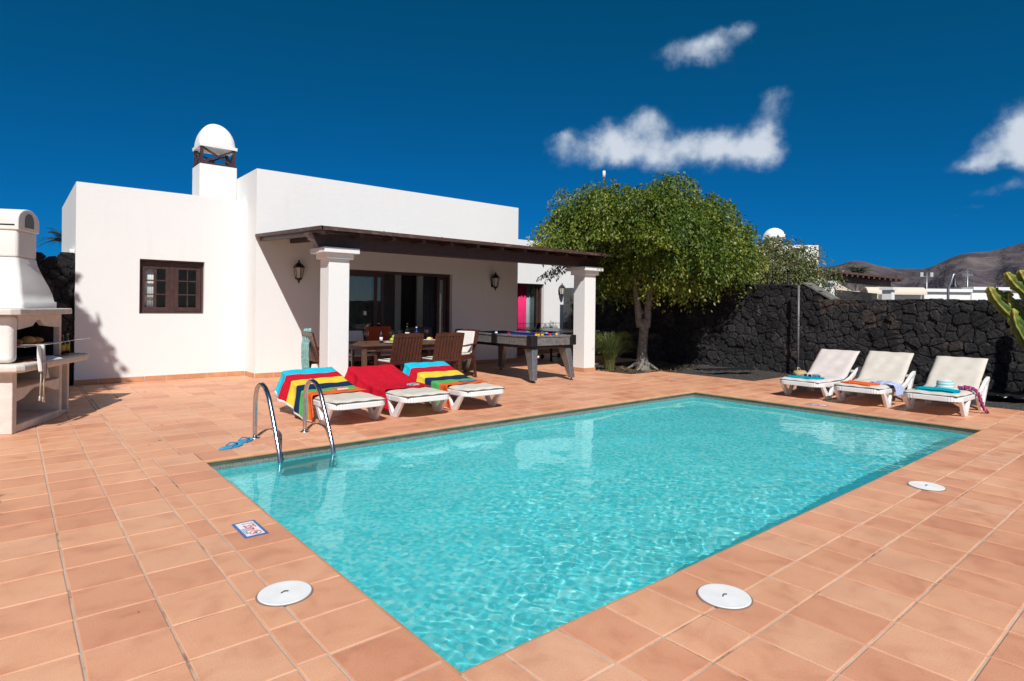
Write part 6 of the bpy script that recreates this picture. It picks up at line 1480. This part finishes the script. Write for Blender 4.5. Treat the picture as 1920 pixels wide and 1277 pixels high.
# out-of-frame plants; the tree is added, its boxy crown shaped for the wall's shadow
t3 = thing('shade_tree', 'unseen leafy tree added outside the left edge, its crown shaped to shade the barbecue wall', 'tree', (-2.6, 8.4, 0))
mb = MB(); mb.tube([(-2.6, 8.4, 0), (-2.6, 8.4, 3.2)], [.16, .1], 12); part(mb, 'trunk', M['bark'], t3)
n = 60000; Q = np.stack([rng.uniform(-4.4, -1.5, n), rng.uniform(6.85, 10.6, n), rng.uniform(2.9, 5.95, n)], 1)
Q[:, 0] += .02 * np.sin(Q[:, 1] * 6) + .02 * np.sin(Q[:, 1] * 15); Q[:, 2] += .04 * np.sin(Q[:, 1] * 5 + 1)
L = rng.uniform(.14, .24, n); o = leaves_obj('crown', Q, rv(n), rv(n), L, L * .33, rng.random(n), M['leaf'], t3, (2.6, -8.4, 0))
def palm(name, x, y, z0, zc, R_, nfr, label, seed, nleaf=26, ll=.5):
    t = thing(name, label, 'palm', (x, y, z0)); rr = random.Random(seed)
    mb = MB(); mb.tube([(0, 0, 0), (.05, 0, (zc - z0) * .5), (0, 0, zc - z0)], [.16, .12, .13], 10); mb.obj('trunk', M['bark'], t)
    P2, T2, L2 = [], [], []
    for k in range(nfr):
        a = 2 * PI * k / nfr + rr.uniform(-.2, .2); e = rr.uniform(.1, 1.25); Lf = R_ * rr.uniform(.8, 1.1)
        for i in range(nleaf):
            u = (i + 1) / nleaf; h = Lf * u; z = h * math.sin(e) - .55 * Lf * u * u; rad = h * math.cos(e * .8)
            p = np.array([rad * math.cos(a), rad * math.sin(a), z + zc - z0])
            for s in (-1, 1):
                dv = np.array([math.cos(a) * .6 - s * math.sin(a), math.sin(a) * .6 + s * math.cos(a), -.35]); P2.append(p); T2.append(dv); L2.append(ll * R_ * (1 - .6 * u) * .6)
    P2, T2, L2 = map(np.array, (P2, T2, L2)); leaves_obj('fronds', P2, np.tile([0, 0, 1.], (len(P2), 1)) + rv(len(P2)) * .2, T2, L2, L2 * .05 + .006, rng.random(len(P2)), M['palm'], t); return t
palm('dwarf_palm', -1.55, 4.35, 0, 1.2, 1.05, 16, 'small palm outside the left edge casting spiky shadows', 3, 20, .6)
palm('date_palm', 48.7, 17.9, -.35, 4.2, 1.5, 22, 'distant palm above the neighbouring dark pergola', 5); palm('date_palm', 2.05, 37.4, -.35, 4.45, 1.3, 20, 'distant palm between the barbecue and the villa', 6)

# ------------------------------------------------------------------ neighbours beyond the wall
nb = thing('neighbour_house', 'white neighbouring house with a domed chimney seen behind the shrub', 'house', (30, 16, 0))
Xn = Matrix.Translation((31.0, 13.18, 0)) @ Matrix.Rotation(math.atan2(15.58 - 13.18, 28.13 - 31.0), 4, 'Z')   # x runs left along the visible wall
mb = MB(); mb.box(0, 4.6, -4.0, 0, -.35, 4.62, 0, Xn); mb.box(-1.2, 6.4, -3.2, -.3, -.35, 3.3, 0, Xn); part(mb, 'wall', M['plaster'], nb)
mb = MB(); cc = Xn @ Vector((1.75, -1.1, 0)); mb.lathe([(.50, 4.4), (.50, 4.72), (.40, 4.72), (.40, 5.02)], 24, (cc.x, cc.y, 0)); part(mb, 'chimney', M['plaster'], nb)
mb = MB(); mb.lathe([(.56, 0)] + [(.56 * math.cos(q), .56 * math.sin(q)) for q in [PI / 2 * k / 10 for k in range(1, 11)]], 28, (cc.x, cc.y, 5.05)); part(mb, 'dome', M['plaster'], nb)
npg = thing('neighbour_pergola', 'dark neighbouring pergola roof with white columns above the wall', 'pergola', (26.3, 9.3, 0))
a_, b_ = Vector((25.1, 10.3, 0)), Vector((27.45, 8.33, 0)); dd = (b_ - a_).normalized(); bk = Vector((-dd.y, dd.x, 0)); bk = bk if bk.dot(Vector((1, 1, 0))) > 0 else -bk
mb = MB()
def qd(p, q, z0_, z1_): return [(p.x, p.y, z0_), (q.x, q.y, z1_)]
mb.hexa([(a_.x, a_.y, 2.90), (b_.x, b_.y, 2.62), (b_.x + bk.x * 3, b_.y + bk.y * 3, 2.75), (a_.x + bk.x * 3, a_.y + bk.y * 3, 3.0)], [(a_.x, a_.y, 2.99), (b_.x, b_.y, 2.70), (b_.x + bk.x * 3, b_.y + bk.y * 3, 2.83), (a_.x + bk.x * 3, a_.y + bk.y * 3, 3.1)]); part(mb, 'roof', M['fascia'], npg)
e_ = a_ + dd * .15 + bk * .3; h_ = b_ - dd * .35 + bk * .3
mb = MB(); mb.hexa([(e_.x, e_.y, 2.55), (h_.x, h_.y, 2.34), (h_.x + bk.x * .2, h_.y + bk.y * .2, 2.34), (e_.x + bk.x * .2, e_.y + bk.y * .2, 2.55)], [(e_.x, e_.y, 2.88), (h_.x, h_.y, 2.62), (h_.x + bk.x * .2, h_.y + bk.y * .2, 2.62), (e_.x + bk.x * .2, e_.y + bk.y * .2, 2.88)]); part(mb, 'beam', M['brownwood'], npg)
for k in range(14):
    p = a_.lerp(b_, (k + .5) / 14); z = 2.87 - .28 * (k + .5) / 14; mb = MB(); mb.bar((p.x, p.y, z - .02), (p.x + bk.x * 2.9, p.y + bk.y * 2.9, z + .07), .07, .08); part(mb, 'rafter', M['fascia'], npg)
for px_, py_, zt_ in ((25.15, 10.28, 2.53), (27.0, 8.75, 2.30)): mb = MB(); mb.box(px_ - .17, px_ + .17, py_ - .17, py_ + .17, -.35, zt_ - .1); mb.box(px_ - .25, px_ + .25, py_ - .25, py_ + .25, zt_ - .1, zt_); part(mb, 'column', M['plaster'], npg)
M['cream'] = plaster('cream_plaster', (.68, .58, .48))
gb_ = thing('neighbour_outbuilding', 'cream walled outbuilding with a low gable under the neighbouring pergola', 'outbuilding', (30, 11, 0))
mb = MB(); mb.hexa([(29.5, 11.85, -.3), (31.6, 10.1, -.3), (32.2, 10.8, -.3), (30.1, 12.5, -.3)], [(29.5, 11.85, 2.29), (31.6, 10.1, 2.27), (32.2, 10.8, 2.27), (30.1, 12.5, 2.29)]); part(mb, 'wall', M['cream'], gb_)
mb = MB(); mb.add([(29.51, 11.86, 2.295), (30.16, 11.3, 2.295), (29.72, 11.68, 2.60), (30.1, 12.5, 2.295), (30.75, 11.94, 2.295), (30.3, 12.3, 2.60)], [(0, 1, 2), (3, 5, 4), (0, 2, 5, 3), (1, 4, 5, 2)]); part(mb, 'roof', M['cream'], gb_)
stone_wall('lava_stone_wall', [((25.6, 10.6), (27.6, 8.9), .3, -.3, lambda t: 2.21 + .05 * math.sin(t * 9))], 'far black stone wall beneath the neighbouring pergola', 15) if False else None
mb = MB(); mb.hexa([(25.62, 10.2, 0), (26.85, 9.1, 0), (27.0, 9.3, 0), (25.8, 10.4, 0)], [(25.62, 10.2, 2.20), (26.85, 9.1, 2.06), (27.0, 9.3, 2.06), (25.8, 10.4, 2.20)]); tag(mb.obj('far_stone_wall', M['lava']), 'far black stone wall beneath the neighbouring dark pergola', 'wall')
pw = thing('neighbour_parapets', 'long white neighbouring walls with flat copings above the right of the stone wall', 'building', (33, 7.5, 0))
def parapet(x0, y0, x1, y1, zt_, name='wall', dep=.6):
    mb = MB(); d_ = Vector((x1 - x0, y1 - y0, 0)).normalized(); n_ = Vector((-d_.y, d_.x, 0)); n_ = n_ if n_.dot(Vector((1, 1, 0))) > 0 else -n_
    mb.hexa([(x0, y0, -.3), (x1, y1, -.3), (x1 + n_.x * dep, y1 + n_.y * dep, -.3), (x0 + n_.x * dep, y0 + n_.y * dep, -.3)], [(x0, y0, zt_ - .14), (x1, y1, zt_ - .14), (x1 + n_.x * dep, y1 + n_.y * dep, zt_ - .14), (x0 + n_.x * dep, y0 + n_.y * dep, zt_ - .14)]); w1 = part(mb, name, M['plaster'], pw)
    mb = MB(); o_ = n_ * -.12; mb.hexa([(x0 + o_.x, y0 + o_.y, zt_ - .14), (x1 + o_.x, y1 + o_.y, zt_ - .14), (x1 + n_.x * dep, y1 + n_.y * dep, zt_ - .14), (x0 + n_.x * dep, y0 + n_.y * dep, zt_ - .14)], [(x0 + o_.x, y0 + o_.y, zt_), (x1 + o_.x, y1 + o_.y, zt_), (x1 + n_.x * dep, y1 + n_.y * dep, zt_), (x0 + n_.x * dep, y0 + n_.y * dep, zt_)]); sub(mb, 'coping', M['plaster'], w1)
parapet(30.3, 9.9, 31.5, 8.88, 2.34); parapet(31.62, 8.80, 33.2, 7.45, 2.39); parapet(33.2, 7.42, 35.6, 5.35, 2.49)
mb = MB(); c0 = Vector((31.5, 8.85, 0)); ax = Vector((-.75, .66, 0)).normalized(); out_ = Vector((-.66, -.75, 0)); n = 14; vs = []
for e in (0, 2.6):
    for r_ in (.36, .27):
        for k in range(n + 1): q = PI * k / n; p = c0 + ax * e * 1.0 + Vector((.75, -.66, 0)) * (r_ * math.cos(q)) * 0 + (Vector((.66, .75, 0)) * (r_ * math.cos(q))); vs.append((p.x, p.y, 2.10 + r_ * math.sin(q) * .95))
m_ = n + 1; fs = []
for k in range(n): fs += [(k, k + 1, 2 * m_ + k + 1, 2 * m_ + k), (m_ + k + 1, m_ + k, 3 * m_ + k, 3 * m_ + k + 1), (k + 1, k, m_ + k, m_ + k + 1), (2 * m_ + k, 2 * m_ + k + 1, 3 * m_ + k + 1, 3 * m_ + k)]
mb.add(vs, fs, 0, False); part(mb, 'vault', M['cream'], pw)
def antenna(x, y, z0, z1, kind, label):
    t = thing('roof_antenna', label, 'antenna', (x, y, z0)); mb = MB(); mb.tube([(0, 0, -2), (0, 0, z1 - z0)], .03, 6); mb.obj('mast', M['aluminium'], t); r_ = Vector((.767, -.641, 0)); h = z1 - z0
    if kind:
        mb = MB()
        for k in range(9): p = r_ * (-.24 + .06 * k); mb.tube([(p.x, p.y, h - .75), (p.x, p.y, h - .1)], .006, 4)
        for k in range(6): mb.tube([tuple(r_ * -.24 + Vector((0, 0, h - .75 + .13 * k))), tuple(r_ * .24 + Vector((0, 0, h - .75 + .13 * k)))], .006, 4)
        mb.obj('grid', M['aluminium'], t)
    else:
        mb = MB(); mb.tube([tuple(r_ * -.27 + Vector((0, 0, h - .2))), tuple(r_ * .27 + Vector((0, 0, h - .2)))], .012, 5); mb.obj('crossbar', M['aluminium'], t)
        for s in (-.25, .25): mb = MB(); p = r_ * s; mb.box(p.x - .05, p.x + .05, p.y - .05, p.y + .05, h - .22, h); mb.obj('dipole', M['white'], t)
        mb = MB(); mb.tube([tuple(r_ * -.2 + Vector((0, 0, h - .5))), tuple(r_ * .2 + Vector((0, 0, h - .5)))], .008, 5); mb.obj('crossbar', M['aluminium'], t)
antenna(35.17, 9.69, 2.4, 3.32, 0, 'small forked antenna left of the outdoor shower head'); antenna(36.73, 8.38, 2.4, 3.5, 1, 'grid shaped antenna right of the outdoor shower head')
t = thing('outdoor_shower', 'bent metal outdoor shower with a dark head above the far wall', 'shower', (24.0, 6.0, 0))
mb = MB(); mb.tube([(24.0, 6.0, 0), (24.0, 6.0, 2.12), (24.05, 5.95, 2.3), (24.12, 5.9, 2.58), (24.15, 5.87, 2.62), (24.165, 5.86, 2.55)], .04, 8); part(mb, 'pipe', M['aluminium'], t)
mb = MB(); mb.lathe([(.13, 2.17), (.12, 2.20), (.05, 2.28), (.04, 2.53), (0, 2.54)], 14, (24.165, 5.86, 0)); part(mb, 'head', M['blackmetal'], t)
def bush(x, y, z0, r, h, label, n=5000, grp=None):
    t = thing('garden_bush', label, 'bush', (x, y, z0), 0, grp); mb = MB()
    for k in range(5): a = k * 1.26; mb.tube([(0, 0, 0), (.4 * r * math.cos(a), .4 * r * math.sin(a), h * .6)], [.04, .01], 5)
    mb.obj('stems', M['twig'], t); d = rv(n); d[:, 2] = abs(d[:, 2]); P2 = d * np.array([r, r, h]) * (rng.random(n) ** .4)[:, None]; L = rng.uniform(.12, .25, n); leaves_obj('foliage', P2, rv(n), rv(n), L, L * .3, rng.random(n) * .6, M['leaf'], t)
bush(42, 17, -.35, 1.6, 2.9, 'green bush seen under the left of the neighbouring pergola'); bush(43.5, 14.8, -.35, 1.3, 2.7, 'green bush seen under the middle of the neighbouring pergola')

# ------------------------------------------------------------------ volcanic hills
def hills():
    SK = [(60, 1.0), (45, 1.6), (34, 2.6), (27, 3.6), (24.4, 3.75), (21.8, 3.80), (21.1, 4.05), (20.45, 4.28), (20.0, 4.26), (19.4, 4.05), (18.9, 3.82), (17.45, 3.50), (16.2, 3.48), (15.4, 3.42), (14.65, 3.8), (13.98, 4.23), (13.33, 4.49), (12.74, 4.59), (11.73, 4.58), (10.8, 4.80), (10.2, 5.0), (9.6, 5.15), (8, 5.7), (6, 6.1), (3, 5.6), (0, 4.6), (-6, 3.4), (-15, 2), (-25, .8)]
    az = np.linspace(-25, 60, 520); sk = np.interp(az, [a for a, _ in SK][::-1], [e for _, e in SK][::-1])
    sk = np.convolve(np.pad(sk, 3, 'edge'), np.ones(7) / 7, 'valid')
    nr = 90; rr_ = np.linspace(0, 1, nr); V = np.zeros((len(az), nr, 3))
    def fbm(u, v):
        z = 0; a = 1.
        for o_ in range(6): z = z + a * np.sin(u * 2 ** o_ * 1.3 + 1.7 * o_ + 1.5 * np.sin(v * 2 ** o_ * .9 + o_)) * np.cos(v * 2 ** o_ * 1.1 + 2.3 * o_); a *= .5
        return z
    for i, a in enumerate(az):
        Dr = 2600 - 500 * math.exp(-((a - 20) / 3.5) ** 2) * 0 + 200 * math.sin(a * .15)
        ra = math.radians(a)
        D = 900 + (Dr - 900) * rr_; prof = rr_ ** 1.55
        z = math.tan(math.radians(sk[i])) * Dr * prof
        gul = fbm(a * .55, rr_ * 3.0) * 26 * np.sin(rr_ * PI) ** .8 * (.25 + prof)
        ridge = -30 * np.abs(np.sin(a * 1.1 + 2 * np.sin(rr_ * 3 + a * .2))) * np.sin(rr_ * PI) * prof
        z = z + gul + ridge
        V[i, :, 0] = D * math.cos(ra); V[i, :, 1] = D * math.sin(ra); V[i, :, 2] = z - 4 * (1 - rr_)
    v = V.reshape(-1, 3); i = np.arange(len(az) - 1)[:, None] * nr + np.arange(nr - 1)[None, :]; f = np.stack([i, i + nr, i + nr + 1, i + 1], -1).reshape(-1, 4)[:, ::-1]
    me = bpy.data.meshes.new('hills'); me.from_pydata([tuple(p) for p in v], [], [tuple(q) for q in f]); me.polygons.foreach_set('use_smooth', [True] * len(f))
    m, nt, b = newmat('volcanic_slope'); co = coords(nt, (.004, .004, .012))
    n1 = node(nt, 'ShaderNodeTexNoise'); n1.inputs['Scale'].default_value = 1.1; n1.inputs['Detail'].default_value = 9; n1.inputs['Roughness'].default_value = .62; n1.inputs['Distortion'].default_value = .8; nt.links.new(co, n1.inputs[0])
    r = ramp(nt, [(.34, (.050, .043, .053)), (.48, (.085, .070, .078)), (.62, (.135, .112, .112)), (.76, (.20, .168, .155))], n1.outputs[0]); nt.links.new(r.outputs[0], b.inputs['Base Color']); b.inputs['Roughness'].default_value = 1; b.inputs['Specular IOR Level'].default_value = .1
    n2 = node(nt, 'ShaderNodeTexNoise'); n2.inputs['Scale'].default_value = 12; n2.inputs['Detail'].default_value = 8; nt.links.new(co, n2.inputs[0]); bp = node(nt, 'ShaderNodeBump'); bp.inputs['Distance'].default_value = 14; bp.inputs['Strength'].default_value = .8; nt.links.new(n2.outputs[0], bp.inputs['Height']); nt.links.new(bp.outputs[0], b.inputs['Normal'])
    me.materials.append(m); o = bpy.data.objects.new('hills', me); COL.objects.link(o); struct(o)
hills()
